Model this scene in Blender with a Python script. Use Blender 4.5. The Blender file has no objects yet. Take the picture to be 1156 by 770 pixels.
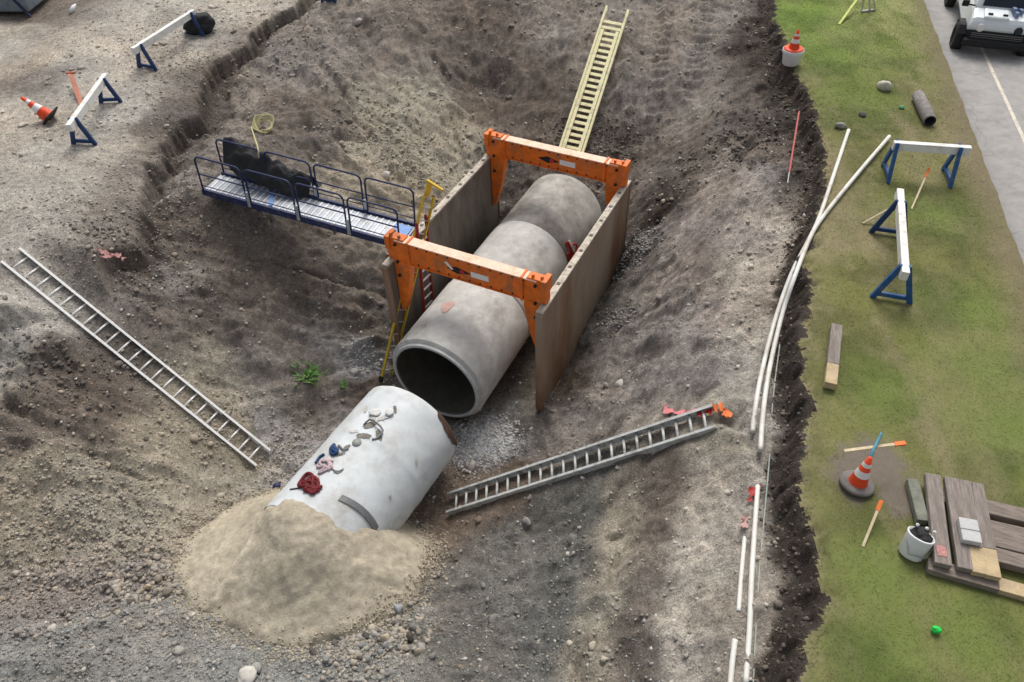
import bpy, math, random
import numpy as np
from mathutils import Vector, Matrix
random.seed(7); rng = np.random.RandomState(11)
scene = bpy.context.scene
col = scene.collection
# ------------------------------------------------------------------ survey: camera + picture point -> world point at a known level
F, CX, CY = 854.0, 578.0, 385.0
PITCH, ROLL = math.radians(44.7), math.radians(2.0)
CAM = np.array([0, 0, 9.4])
_f = np.array([0, math.cos(PITCH), -math.sin(PITCH)]); _r = np.array([1., 0, 0]); _u = np.cross(_r, _f)
RR = _r*math.cos(ROLL)-_u*math.sin(ROLL); UU = _r*math.sin(ROLL)+_u*math.cos(ROLL)
def at(x, y, z=0.0):
    d = RR*((x-CX)/F)-UU*((y-CY)/F)+_f
    return CAM+d*((z-CAM[2])/d[2])
def V(p): return Vector((float(p[0]), float(p[1]), float(p[2])))
def unit(v): v = np.asarray(v, float); return v/np.linalg.norm(v)

# ------------------------------------------------------------------ numpy noise
_lat = {}
def vnoise(x, y, seed):
    if seed not in _lat: _lat[seed] = np.random.RandomState(seed).rand(256, 256)*2-1
    L = _lat[seed]; xi = np.floor(x).astype(int); yi = np.floor(y).astype(int)
    fx = x-xi; fy = y-yi; fx = fx*fx*fx*(fx*(fx*6-15)+10); fy = fy*fy*fy*(fy*(fy*6-15)+10)
    a = L[xi & 255, yi & 255]; b = L[(xi+1) & 255, yi & 255]; c = L[xi & 255, (yi+1) & 255]; d = L[(xi+1) & 255, (yi+1) & 255]
    return (a*(1-fx)+b*fx)*(1-fy)+(c*(1-fx)+d*fx)*fy
def fbm(x, y, size, octs, seed, gain=.5):
    s = 0; a = 1; tot = 0; f = 1/size
    for o in range(octs):
        c, sn = math.cos(o*1.1+.4), math.sin(o*1.1+.4)
        s = s+a*vnoise((x*c-y*sn)*f+17.3*o, (x*sn+y*c)*f+9.1*o, seed+o); tot += a; a *= gain; f *= 2.03
    return s/tot
def ridged(x, y, size, octs, seed):
    s = 0; a = 1; tot = 0; f = 1/size
    for o in range(octs):
        s = s+a*(1-2*np.abs(vnoise(x*f+5*o, y*f+3*o, seed+o))); tot += a; a *= .5; f *= 2.1
    return s/tot
def sstep(a, b, x): t = np.clip((x-a)/(b-a), 0, 1); return t*t*(3-2*t)

# ------------------------------------------------------------------ trench box frame (used by the terrain too)
BA = math.radians(27.35)
BU = np.array([math.sin(BA), math.cos(BA), 0]); BL = np.array([-math.cos(BA), math.sin(BA), 0])   # along the trench, to its left
BTOP, BBOT, BLEN = -1.1, -4.15, 5.3
B0 = at(612, 355, BTOP)                       # near right top corner
BWID = float(np.dot(at(440, 292, BTOP)-B0, BL))
def bx(s, w, z): q = B0+BU*s+BL*w; return np.array([q[0], q[1], z])
PIPE_R = 1.17; PIPE_Z = -4.2+PIPE_R

# ------------------------------------------------------------------ levels of the ground
HC = [(0,0,0),(100,20,0),(200,20,0),(320,0,0),(0,100,0),(100,100,0),(150,120,-.02),(60,160,0),(0,200,0),(80,220,-.05),(0,260,-.08),
(245,62,-.15),(212,108,-.2),(160,165,-.2),(140,225,-.25),(100,275,-.3),(50,325,-.35),(0,350,-.35),
(290,80,-.6),(255,120,-.75),(205,165,-.75),(200,215,-.80),(228,214,-.70),(250,196,-.72),(240,230,-1.05),(300,140,-.8),(280,190,-.95),
(330,180,-1.15),(400,190,-1.5),(350,130,-.95),(380,90,-.75),(450,130,-1.4),(450,215,-2.0),(500,130,-1.7),(530,150,-2.3),(500,190,-2.5),
(400,50,-.45),(470,50,-.55),(540,60,-.95),(560,100,-1.7),(600,120,-1.9),(600,60,-1.0),(450,5,-.15),(550,5,-.2),(400,5,-.1),(650,40,-.55),(650,165,-2.35),(640,100,-1.4),
(700,20,-.25),(760,90,-1.0),(740,140,-1.8),(725,190,-2.6),(800,60,-.6),(800,150,-1.1),(845,100,-.6),(780,200,-1.5),(800,10,-.15),(860,10,-.2),
(880,80,-.5),(885,180,-.55),(880,260,-.6),(868,340,-.65),(860,400,-.65),(852,500,-.65),(842,600,-.65),(830,700,-.65),(828,770,-.65),
(825,220,-.85),(800,300,-1.25),(800,400,-1.2),(760,300,-1.95),(750,400,-2.0),(700,450,-2.75),(660,480,-3.4),(620,505,-4.0),(760,240,-1.9),(738,270,-2.6),(715,330,-3.1),(690,380,-3.4),(655,430,-3.85),
(800,480,-1.0),(740,510,-1.8),(680,540,-2.75),(610,550,-3.7),(560,565,-4.15),(700,620,-2.0),(750,700,-1.3),(800,620,-.9),(795,760,-.8),
(650,700,-2.3),(600,640,-3.0),(550,640,-3.6),(510,650,-3.6),(570,740,-2.75),(510,765,-2.75),(480,700,-3.1),(700,760,-1.7),
(510,490,-4.2),(550,500,-4.2),(530,540,-4.2),(480,590,-4.15),(440,440,-4.2),(400,470,-4.2),(430,420,-4.15),
(230,250,-1.3),(340,285,-2.1),(400,310,-2.8),(430,350,-3.5),(300,340,-2.3),(350,400,-3.5),(400,410,-4.05),(340,480,-4.1),(300,520,-4.1),(290,450,-3.5),(250,400,-2.75),(200,330,-1.6),(160,290,-.95),(250,300,-1.75),
(100,350,-.95),(50,400,-1.1),(0,450,-1.3),(100,430,-1.6),(200,450,-2.65),(240,490,-3.3),(0,560,-1.9),(60,510,-1.9),(130,520,-2.5),(190,560,-3.2),(265,580,-4.05),
(100,610,-2.7),(0,650,-2.45),(170,640,-3.2),(60,700,-2.75),(150,720,-2.8),(0,765,-2.55),(220,765,-2.72),(360,765,-2.72),(300,690,-3.0),(420,720,-2.9),(240,600,-3.7),(300,620,-3.9)]
cp = [at(a, b, c) for a, b, c in HC]
for s in (-1.0, 0, 1.5, 3, 4.6): cp += [bx(s, .35, -4.2), bx(s, BWID/2, -4.2), bx(s, BWID-.35, -4.2)]
cp += [bx(0, BWID+.6, -3.7), bx(1.5, BWID+.5, -3.2), bx(3, BWID+.5, -2.7), bx(4.8, BWID+.5, -2.3), bx(.4, -.25, -4.1), bx(2, -.3, -3.75), bx(3.6, -.3, -3.2), bx(5.2, -.4, -2.7)]
cp += [bx(5.7, BWID*.5, -3.7), bx(5.7, .6, -3.6), bx(5.7, BWID-.6, -3.4), bx(6.6, BWID*.5, -2.9)]
cp = np.array(cp)
def _ker(r): return r
_n = len(cp)
_D = np.sqrt(((cp[:, None, :2]-cp[None, :, :2])**2).sum(-1))
_A = np.zeros((_n+1, _n+1)); _A[:_n, :_n] = _ker(_D)-np.eye(_n)*.12; _A[:_n, _n] = 1; _A[_n, :_n] = 1
_W = np.linalg.solve(_A, np.append(cp[:, 2], 0))
def h_base(x, y):
    x = np.clip(x, -18, 17); y = np.clip(y, 3.6, 26.5)
    sh = np.shape(x); X = np.ravel(x); Y = np.ravel(y); out = np.empty(X.size)
    for i in range(0, X.size, 40000):
        r = np.sqrt((X[i:i+40000, None]-cp[None, :, 0])**2+(Y[i:i+40000, None]-cp[None, :, 1])**2)
        out[i:i+40000] = _ker(r)@_W[:_n]+_W[_n]
    return np.minimum(out.reshape(sh), 0.05)
EDGE = np.array([at(a, b, 0)[:2] for a, b in [(905,775),(912,735),(925,690),(930,640),(918,600),(908,555),(904,520),(917,480),(912,440),(912,410),(904,370),(916,330),(908,290),(922,250),(932,205),(938,170),(925,140),(915,105),(897,78),(884,45),(876,20),(874,-10)]])
EDGE = np.vstack([[EDGE[0][0]+.1, -20], EDGE, [EDGE[-1][0]+.2, 60]])
def edge_d(x, y):
    xe = np.interp(y, EDGE[:, 1], EDGE[:, 0])
    return x-xe+.20*fbm(x, y, .7, 4, 60, .6)+.06*vnoise(x*9, y*9, 63)+.06*np.maximum(vnoise(x*3, y*4, 65), .2)
RIM = np.array([at(a, b, -.1)[:2] for a, b in [(380,-30),(330,12),(285,32),(246,58),(225,95),(200,128),(166,162),(158,205),(120,262),(60,318),(-20,345)]])
def poly_sd(x, y, P):
    best = np.full(np.shape(x), 1e9); sgn = np.zeros(np.shape(x))
    for a, b in zip(P[:-1], P[1:]):
        d = b-a; t = np.clip(((x-a[0])*d[0]+(y-a[1])*d[1])/(d@d), 0, 1)
        ex = x-a[0]-t*d[0]; ey = y-a[1]-t*d[1]; q = ex*ex+ey*ey
        m = q < best; best = np.where(m, q, best); sgn = np.where(m, np.sign(d[0]*ey-d[1]*ex), sgn)
    return np.sqrt(best)*sgn
CREV = [[(362,90),(385,110),(418,138),(385,150),(352,172)], [(480,55),(500,85),(520,95)], [(640,440),(700,425),(800,385)], [(640,500),(720,465),(800,440)],
        [(835,140),(835,170),(842,200)], [(855,115),(885,95),(905,80)], [(680,520),(760,492),(830,478)], [(700,560),(690,640),(640,770)], [(20,415),(60,400),(85,375)], [(0,440),(70,455),(120,470)],
        [(735,480),(800,470),(840,500),(852,515)], [(250,575),(232,600),(170,605)]]
CREV = [np.array([at(a, b, -1.)[:2] for a, b in c]) for c in CREV]
TRK = [(at(752,0,-.15), at(738,135,-1.6)), (at(800,0,-.15), at(778,110,-1.1))]
BCEN = bx(2.6, BWID/2, 0)
def slope_uv(x, y):
    a = BA+math.radians(4); return x*math.sin(a)+y*math.cos(a), x*math.cos(a)-y*math.sin(a)
def pit_rough(x, y, d):
    n = .15*fbm(x, y, 1.7, 3, 20)+.125*ridged(x+.2*vnoise(x, y, 5), y, .8, 4, 30)+.10*fbm(x, y, .34, 4, 40, .68)+.09*np.maximum(fbm(x, y, .2, 2, 45), 0)*sstep(-.3, .3, fbm(x, y, 1.3, 2, 47))+.045*ridged(x, y, .26, 2, 48)
    rd = np.where(d > -50, poly_sd(x+.25*vnoise(x*1.3, y*1.3, 8)+.06*vnoise(x*7, y*7, 9), y+.25*vnoise(x*1.3+7, y*1.3, 8), RIM), 0)
    flat = sstep(-.3, .8, -rd)                     # the drivable level in the upper left is flatter
    side = np.where(x < 0, 1, 0)
    return n, rd
def height(x, y):
    d = edge_d(x, y); h0 = h_base(x, y)
    n, rd = pit_rough(x, y, d)
    inner = -rd*np.sign(RIM_SIGN)                   # >0 inside the pit
    calm = sstep(.5, -.3, inner)*(x < 2)
    near_bench = sstep(-2.2, -.6, d)
    n = n*(1-.72*calm)*(1-.45*near_bench*sstep(15, 12, y))
    n = n-.62*sstep(0, .18, inner+.06*vnoise(x*6, y*6, 15))*np.exp(-np.clip(inner, 0, 9)/.8)*sstep(.3, 1.2, (y-9.))*(x < 3)
    for i, c in enumerate(CREV):
        q = np.abs(poly_sd(x+.2*vnoise(x*2, y*2, 70+i), y+.2*vnoise(x*2+9, y*2, 70+i), c)); n = n-.13*np.exp(-(q/.12)**2)+.05*np.exp(-((q-.3)/.2)**2)
    # scrape marks of the bucket on the right-hand slope
    sl = sstep(-4.6, -3.6, d)*sstep(-.9, -1.5, d)*sstep(7, 8.5, y)*sstep(17, 14, y)
    u, v = slope_uv(x, y)
    n = n*(1-.35*sl)+sl*(.26*fbm(u*.12+.3*vnoise(x*.5, y*.5, 87), v, .45, 4, 88, .62)+.11*ridged(u*.10, v, .32, 3, 90))
    th = np.arctan2(y-BCEN[1], x-BCEN[0]); rr = np.hypot(x-BCEN[0], y-BCEN[1]); wall = sstep(2.8, 3.6, rr)*sstep(.1, .8, inner)*(x < 4)*sstep(9, 11, y)
    n = n+wall*(.20*fbm(th*7, rr*.35, .9, 3, 91, .6)+.10*ridged(th*14, rr*.35, 1., 3, 93))
    sl2 = sstep(-3.2, -1.0, d)*sstep(8.5, 6.5, y); n = n+sl2*(.14*fbm(x+.1*y, y*.12, .45, 3, 95)+.04*fbm(x, y*.3, .15, 2, 97))
    for p, q in TRK:                                # crawler tracks
        t = np.array(q[:2])-np.array(p[:2]); L = np.linalg.norm(t); t = t/L
        s = (x-p[0])*t[0]+(y-p[1])*t[1]; w = (x-p[0])*-t[1]+(y-p[1])*t[0]
        n = n+.055*np.sin(s*2*math.pi/.32)*sstep(.3, .22, np.abs(w))*sstep(-.5, 0, s)*sstep(L+.3, L-.5, s)-.04*sstep(.32, .2, np.abs(w))*sstep(L+.3, L, s)
    # calmer trench bed under pipes
    qx = (x-B0[0])*BU[0]+(y-B0[1])*BU[1]; qw = (x-B0[0])*BL[0]+(y-B0[1])*BL[1]
    bed = sstep(-.15, .2, qw)*sstep(BWID+.15, BWID-.2, qw)*sstep(6, 5, qx)
    n = n*(1-.55*bed)
    hp = np.minimum(h0+n, .03+.03*fbm(x, y, .4, 3, 33))
    hl = .012*fbm(x, y, .5, 2, 3)-.05*sstep(.25, 0, d)*(1+vnoise(x*5, y*5, 4))
    for a, b, oneway in LADL:
        q = b-a; LL = math.hypot(q[0], q[1]); tt = ((x-a[0])*q[0]+(y-a[1])*q[1])/LL**2; ww = np.abs((x-a[0])*-q[1]+(y-a[1])*q[0])/LL
        tgt = a[2]+q[2]*np.clip(tt, 0, 1)-.10; k = np.exp(-(ww/.75)**4)*sstep(-.08, .04, tt)*sstep(1.08, .96, tt)
        hp = hp*(1-k)+(np.minimum(hp, tgt+.06*n) if oneway else tgt+.35*n)*k
    t = sstep(0, .30, -d+.05*vnoise(x*4, y*4, 12))
    hp = hp-.22*sstep(.0, .15, -d)*np.exp(-np.clip(-d, 0, 9)/.45)
    far = sstep(1.5, -8, y)
    return (hl*(1-t)+np.minimum(hp, -.45+.25*fbm(x, y, .5, 3, 99))*t if False else hl*(1-t)+hp*t)*(1-far)
LADL = [(at(298, 521, -4.0), at(12, 289, -.08), True), (at(507, 572, -4.05), at(806, 478, -.82), False)]
RIM_SIGN = 1
RIM_SIGN = float(-poly_sd(np.array([at(300, 140, -.8)[0]]), np.array([at(300, 140, -.8)[1]]), RIM)[0])

def gspace(lo, hi, st, far):
    core = list(np.arange(lo, hi+1e-6, st)); a = hi; s = st; out = []
    while a < far: s *= 1.5; a += s; out.append(a)
    a = lo; s = st; pre = []
    while a > -far: s *= 1.5; a -= s; pre.append(a)
    return np.array(pre[::-1]+core+out)
xs = gspace(-15.5, 17.5, .05, 400)
ya = np.concatenate([np.arange(3.0, 14, .042), np.arange(14, 20, .052), np.arange(20, 27.5, .075)])
yp = []; a, s = 3.0, .05
while a > -300: s *= 1.5; a -= s; yp.append(a)
yq = []; a, s = 27.5, .08
while a < 500: s *= 1.5; a += s; yq.append(a)
ys = np.array(yp[::-1]+list(ya)+yq)
GX, GY = np.meshgrid(xs, ys)
GZ = height(GX, GY)
def hz(x, y):
    x = np.asarray(x, float); y = np.asarray(y, float)
    i = np.clip(np.searchsorted(xs, x)-1, 0, len(xs)-2); j = np.clip(np.searchsorted(ys, y)-1, 0, len(ys)-2)
    fx = np.clip((x-xs[i])/(xs[i+1]-xs[i]), 0, 1); fy = np.clip((y-ys[j])/(ys[j+1]-ys[j]), 0, 1)
    return (GZ[j, i]*(1-fx)+GZ[j, i+1]*fx)*(1-fy)+(GZ[j+1, i]*(1-fx)+GZ[j+1, i+1]*fx)*fy
def hit(px, py):                                  # where the sight line through a picture point meets the ground
    zz = np.linspace(.3, -4.9, 400)
    P = np.array([at(px, py, z) for z in zz]); g = hz(P[:, 0], P[:, 1])
    k = np.argmax(P[:, 2] <= g); return np.array([P[k, 0], P[k, 1], g[k]])
def on(px, py, dz=0): p = hit(px, py); p[2] += dz; return p

# ------------------------------------------------------------------ soil colours
L_=(.50,.45,.385); M_=(.30,.262,.226); D_=(.185,.155,.13); K_=(.075,.061,.051); G_=(.335,.325,.295); Y_=(.42,.37,.29); S_=(.185,.178,.16); P_=(.335,.295,.265); T_=(.20,.155,.12); W_=(.45,.44,.43)
CC = [(L_,[(50,60),(150,40),(100,95),(200,60),(20,200),(60,210),(20,130),(110,165),(280,8),(190,25),(10,40),(350,5),(30,330),(60,250),(140,130)]),
 (M_,[(170,220),(130,250),(110,330),(200,300),(300,60),(330,75),(380,30),(450,60),(290,110),(260,160),(640,30),(700,60),(750,60),(780,130),(720,100),(760,20),(820,200),(300,400),(350,460),(330,430),(400,20),(300,200),(60,90),(820,20)]),
 (L_,[(15,370),(40,350),(0,400)]),
 (D_,[(150,300),(200,270),(70,400),(110,440),(180,360),(240,280),(350,290),(400,320),(180,150),(215,130),(240,90),(330,110),(380,140),(350,160),(410,30),(480,40),(550,50),(560,110),(520,90),(600,90),(630,130),(240,330),(60,470),(30,500),(720,200),(700,170),(830,120),(870,170),(900,230),(885,310),(420,370),(40,20),(260,360),(130,390),(780,180)]),
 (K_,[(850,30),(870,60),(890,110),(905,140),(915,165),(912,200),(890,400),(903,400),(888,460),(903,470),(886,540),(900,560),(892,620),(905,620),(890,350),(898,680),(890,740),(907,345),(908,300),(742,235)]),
 (Y_,[(410,170),(460,180),(500,150),(450,230),(400,210),(430,140),(480,110),(500,200),(130,570),(50,610),(80,560),(130,620),(200,510),(230,430),(260,470),(20,560),(170,590),(270,500),(60,540),(180,480)]),
 (P_,[(780,350),(800,370),(770,320),(740,350),(680,440),(850,240),(835,280),(760,400),(700,420),(650,470),(800,260),(740,270),(730,360),(690,400),(800,300),(780,440),(840,200),(150,650),(60,680),(100,660),(380,480)]),
 (L_,[(870,300),(858,330),(855,380),(866,380),(853,420),(864,430),(862,480),(858,540),(858,600),(858,660),(852,720),(845,470),(865,250),(838,560),(815,540),(790,600),(800,660),(770,700),(790,760),(835,440),(820,300)]),
 (Y_,[(705,565),(697,590),(690,620),(680,660),(670,700),(660,740),(652,768),(810,470),(825,500)]),
 (L_,[(812,530),(803,565),(796,590),(788,625),(783,660),(778,700),(774,740),(770,768),(825,600),(822,660),(815,720),(812,765),(845,570),(838,640)]),
 (D_,[(748,560),(742,600),(735,650),(730,690),(725,740),(722,768),(745,525)]),
 (S_,[(660,590),(650,630),(635,680),(622,720),(612,765),(560,620),(620,590),(520,700),(590,700),(650,570),(560,760),(640,640),(520,660),(600,770),(680,520)]),
 (T_,[(560,560),(530,540),(580,530),(500,600),(640,440),(420,440)]),
 (W_,[(550,492),(530,505),(575,500),(408,408),(315,495),(335,505)]),
 (G_,[(100,745),(200,730),(300,760),(400,740),(20,740),(150,700),(440,700),(80,720)])]
cc_p = []; cc_c = []
for c, pts in CC:
    for px, py in pts: q = hit(px, py); cc_p.append(q[:2]); cc_c.append(c)
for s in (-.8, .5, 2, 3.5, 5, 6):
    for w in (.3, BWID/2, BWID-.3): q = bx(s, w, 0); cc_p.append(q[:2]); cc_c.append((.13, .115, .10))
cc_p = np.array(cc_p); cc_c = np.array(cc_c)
def soil(x, y):
    sh = np.shape(x); X = np.ravel(x); Y = np.ravel(y)
    dE0 = X-np.interp(Y, EDGE[:, 1], EDGE[:, 0]); wa_ = .45-.30*sstep(-5, -3.5, dE0)*sstep(9, 8, Y)
    wx = X+wa_*fbm(X, Y, 1.1, 4, 110, .6); wy = Y+wa_*fbm(X+31, Y, 1.1, 4, 114, .6)
    out = np.zeros((X.size, 3))
    for i in range(0, X.size, 40000):
        r2 = (wx[i:i+40000, None]-cc_p[None, :, 0])**2+(wy[i:i+40000, None]-cc_p[None, :, 1])**2
        w = 1/(r2+.03)**2.2
        out[i:i+40000] = (w@cc_c)/w.sum(1)[:, None]
    u_, v_ = slope_uv(X, Y); dE = X-np.interp(Y, EDGE[:, 1], EDGE[:, 0]); slp = sstep(-5, -3.8, dE)*sstep(-.5, -1.2, dE)*sstep(7.5, 9, Y)*sstep(20, 17, Y); low = sstep(-5, -3, dE)*sstep(-.4, -.8, dE)*sstep(8.6, 7.2, Y)
    th = np.arctan2(Y-BCEN[1], X-BCEN[0]); rr = np.hypot(X-BCEN[0], Y-BCEN[1]); wl = sstep(2.8, 3.6, rr)*(dE < -4)*(Y > 9)
    out *= (1+slp*.45*fbm(u_*.15, v_, .30, 4, 420, .65)+low*.40*fbm(X+.1*Y, Y*.13, .35, 4, 430, .6)+wl*.30*fbm(th*9, rr*.35, .8, 4, 440, .65))[:, None]
    v = 1+.26*fbm(X, Y, .9, 4, 120, .65)+.22*fbm(X, Y, .12, 3, 125)
    out *= v[:, None]
    warm = .06*fbm(X, Y, 1.5, 3, 130); out[:, 0] *= 1+warm; out[:, 2] *= 1-warm
    return out.reshape(sh+(3,))
LGREEN = [(at(a, b, 0), r) for a, b, r in ((900, 20, 2.2), (940, 60, 2.2), (960, 110, 1.6), (1120, 420, 1.3), (1140, 480, 1.3), (1000, 440, .9), (990, 650, .8), (1000, 740, 1.0), (1100, 720, .8), (1090, 350, 1.0), (1060, 240, .9))]
def lawn_col(x, y):
    g = np.array([.112, .116, .042]); g2 = np.array([.168, .168, .060]); dry = np.array([.26, .222, .13])
    a = sstep(-.35, .45, fbm(x, y, .8, 4, 140, .6))[..., None]; c = g*(1-a)+g2*a
    pe = np.interp(y, [-20, 60], [PE(-20), PE(60)])-x            # distance from the path edge
    d = edge_d(x, y)
    dm = .55*sstep(1.0, .1, pe)+.22*sstep(.9, 0, d)+.5*sstep(.14, .02, d)+.5*sstep(.02, .5, fbm(x, y*.55, 1.5, 4, 150, .6))+.35*sstep(.05, .5, fbm(x*1.6, y*.35, .7, 3, 160))+.3*sstep(.1, .6, fbm(x, y, .28, 3, 165))
    dm = np.clip(dm, 0, .85)[..., None]
    gz = np.zeros(np.shape(x))
    for q, r in LGREEN: gz = np.maximum(gz, np.exp(-((x-q[0])**2+(y-q[1])**2)/r**2))
    dm = dm*(1-.75*gz[..., None]); c = c*(1+gz[..., None]*np.array([-.12, .10, -.15]))
    brt = sstep(17, 25, y)[..., None]*.35
    return (c*(1-dm)+dry*dm)*(1+brt*np.array([.5, 1.15, .1]))
ROADP = at(1043, 0)[:2]; ROADQ = at(1156, 300)[:2]; RD = unit(ROADP-ROADQ)
def PE(y): return ROADQ[0]+(y-ROADQ[1])*RD[0]/RD[1]

# ------------------------------------------------------------------ helpers for materials
def new_mat(name):
    m = bpy.data.materials.new(name); m.use_nodes = True; nt = m.node_tree
    return m, nt, nt.nodes['Principled BSDF']
def N(nt, t, **k):
    n = nt.nodes.new(t)
    for a, b in k.items(): setattr(n, a, b)
    return n
def mat(name, c, rough=.6, metal=0, var=.25, scale=6, bump=.15, bscale=40, dirt=None, dirt_amt=.5, stretch=None, coat=0, rotz=0):
    m, nt, b = new_mat(name); L = nt.links
    tc = N(nt, 'ShaderNodeTexCoord'); src = tc.outputs['Object']
    if rotz:
        m0 = N(nt, 'ShaderNodeMapping'); m0.inputs['Rotation'].default_value = (0, 0, rotz); L.new(src, m0.inputs[0]); src = m0.outputs[0]
    if stretch:
        mp = N(nt, 'ShaderNodeMapping'); mp.inputs['Scale'].default_value = stretch; L.new(src, mp.inputs[0]); src = mp.outputs[0]
    n1 = N(nt, 'ShaderNodeTexNoise'); n1.inputs['Scale'].default_value = scale; n1.inputs['Detail'].default_value = 8; n1.inputs['Roughness'].default_value = .65; L.new(src, n1.inputs['Vector'])
    mr = N(nt, 'ShaderNodeMapRange'); mr.inputs['From Min'].default_value = .3; mr.inputs['From Max'].default_value = .7; mr.inputs['To Min'].default_value = 1-var; mr.inputs['To Max'].default_value = 1+var; L.new(n1.outputs[0], mr.inputs[0])
    mx = N(nt, 'ShaderNodeMix', data_type='RGBA', blend_type='MULTIPLY'); mx.inputs['Factor'].default_value = 1; mx.inputs['A'].default_value = (*c, 1); L.new(mr.outputs[0], mx.inputs['B'])
    out = mx.outputs['Result']
    if dirt:
        n2 = N(nt, 'ShaderNodeTexNoise'); n2.inputs['Scale'].default_value = scale*.45; n2.inputs['Detail'].default_value = 10; n2.inputs['Roughness'].default_value = .7; L.new(src, n2.inputs['Vector'])
        r2 = N(nt, 'ShaderNodeMapRange'); r2.inputs['From Min'].default_value = .62-.3*dirt_amt; r2.inputs['From Max'].default_value = .8-.25*dirt_amt; r2.inputs['To Max'].default_value = .9; L.new(n2.outputs[0], r2.inputs[0])
        m2 = N(nt, 'ShaderNodeMix', data_type='RGBA'); L.new(r2.outputs[0], m2.inputs['Factor']); L.new(out, m2.inputs['A']); m2.inputs['B'].default_value = (*dirt, 1); out = m2.outputs['Result']
    L.new(out, b.inputs['Base Color']); b.inputs['Roughness'].default_value = rough; b.inputs['Metallic'].default_value = metal
    b.inputs['Specular IOR Level'].default_value = .3
    if coat: b.inputs['Coat Weight'].default_value = coat
    if bump:
        n3 = N(nt, 'ShaderNodeTexNoise'); n3.inputs['Scale'].default_value = bscale; n3.inputs['Detail'].default_value = 6; L.new(src, n3.inputs['Vector'])
        bp = N(nt, 'ShaderNodeBump'); bp.inputs['Strength'].default_value = bump; bp.inputs['Distance'].default_value = .02; L.new(n3.outputs[0], bp.inputs['Height']); L.new(bp.outputs[0], b.inputs['Normal'])
    return m
def attr_mat(name, rough=.95, bump=.6, pebble=True, var=.35, spec=.15):
    m, nt, b = new_mat(name); L = nt.links
    at_ = N(nt, 'ShaderNodeVertexColor', layer_name='Col'); tc = N(nt, 'ShaderNodeTexCoord')
    n1 = N(nt, 'ShaderNodeTexNoise'); n1.inputs['Scale'].default_value = 9; n1.inputs['Detail'].default_value = 12; n1.inputs['Roughness'].default_value = .75; L.new(tc.outputs['Object'], n1.inputs['Vector'])
    mr = N(nt, 'ShaderNodeMapRange'); mr.inputs['From Min'].default_value = .3; mr.inputs['From Max'].default_value = .7; mr.inputs['To Min'].default_value = 1-var; mr.inputs['To Max'].default_value = 1+var; L.new(n1.outputs[0], mr.inputs[0])
    mx = N(nt, 'ShaderNodeMix', data_type='RGBA', blend_type='MULTIPLY'); mx.inputs['Factor'].default_value = 1; L.new(at_.outputs[0], mx.inputs['A']); L.new(mr.outputs[0], mx.inputs['B'])
    out = mx.outputs['Result']
    n3 = N(nt, 'ShaderNodeTexNoise'); n3.inputs['Scale'].default_value = 22; n3.inputs['Detail'].default_value = 12; n3.inputs['Roughness'].default_value = .8; L.new(tc.outputs['Object'], n3.inputs['Vector'])
    bp = N(nt, 'ShaderNodeBump'); bp.inputs['Strength'].default_value = bump; bp.inputs['Distance'].default_value = .08 if pebble else .05; L.new(n3.outputs[0], bp.inputs['Height'])
    last = bp
    if pebble:
        vo = N(nt, 'ShaderNodeTexVoronoi'); vo.inputs['Scale'].default_value = 26; L.new(tc.outputs['Object'], vo.inputs['Vector'])
        r3 = N(nt, 'ShaderNodeMapRange'); r3.inputs['From Min'].default_value = .05; r3.inputs['From Max'].default_value = .35; r3.inputs['To Min'].default_value = 1; r3.inputs['To Max'].default_value = 0; L.new(vo.outputs['Distance'], r3.inputs[0])
        n4 = N(nt, 'ShaderNodeTexNoise'); n4.inputs['Scale'].default_value = 1.6; n4.inputs['Detail'].default_value = 4; L.new(tc.outputs['Object'], n4.inputs['Vector'])
        r4 = N(nt, 'ShaderNodeMapRange'); r4.inputs['From Min'].default_value = .5; r4.inputs['From Max'].default_value = .62; L.new(n4.outputs[0], r4.inputs[0])
        mu = N(nt, 'ShaderNodeMath', operation='MULTIPLY'); L.new(r3.outputs[0], mu.inputs[0]); L.new(r4.outputs[0], mu.inputs[1])
        bp2 = N(nt, 'ShaderNodeBump'); bp2.inputs['Strength'].default_value = .7; bp2.inputs['Distance'].default_value = .03; L.new(mu.outputs[0], bp2.inputs['Height']); L.new(bp.outputs[0], bp2.inputs['Normal']); last = bp2
        v2 = N(nt, 'ShaderNodeTexVoronoi'); v2.inputs['Scale'].default_value = 48; v2.inputs['Randomness'].default_value = 1; L.new(tc.outputs['Object'], v2.inputs['Vector'])
        sx = N(nt, 'ShaderNodeSeparateColor'); L.new(v2.outputs['Color'], sx.inputs[0])
        r5 = N(nt, 'ShaderNodeMapRange'); r5.inputs['To Min'].default_value = .70; r5.inputs['To Max'].default_value = 1.34; L.new(sx.outputs[0], r5.inputs[0])
        m5 = N(nt, 'ShaderNodeMix', data_type='RGBA', blend_type='MULTIPLY'); m5.inputs['Factor'].default_value = 1; L.new(out, m5.inputs['A']); L.new(r5.outputs[0], m5.inputs['B']); out = m5.outputs['Result']
        sp = N(nt, 'ShaderNodeMix', data_type='RGBA', blend_type='MIX'); mu2 = N(nt, 'ShaderNodeMath', operation='MULTIPLY'); mu2.inputs[1].default_value = .35; L.new(mu.outputs[0], mu2.inputs[0]); L.new(mu2.outputs[0], sp.inputs['Factor']); L.new(out, sp.inputs['A']); sp.inputs['B'].default_value = (.36, .33, .29, 1); out = sp.outputs['Result']
    L.new(out, b.inputs['Base Color']); L.new(last.outputs[0], b.inputs['Normal'])
    b.inputs['Roughness'].default_value = rough; b.inputs['Specular IOR Level'].default_value = spec
    return m

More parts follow.
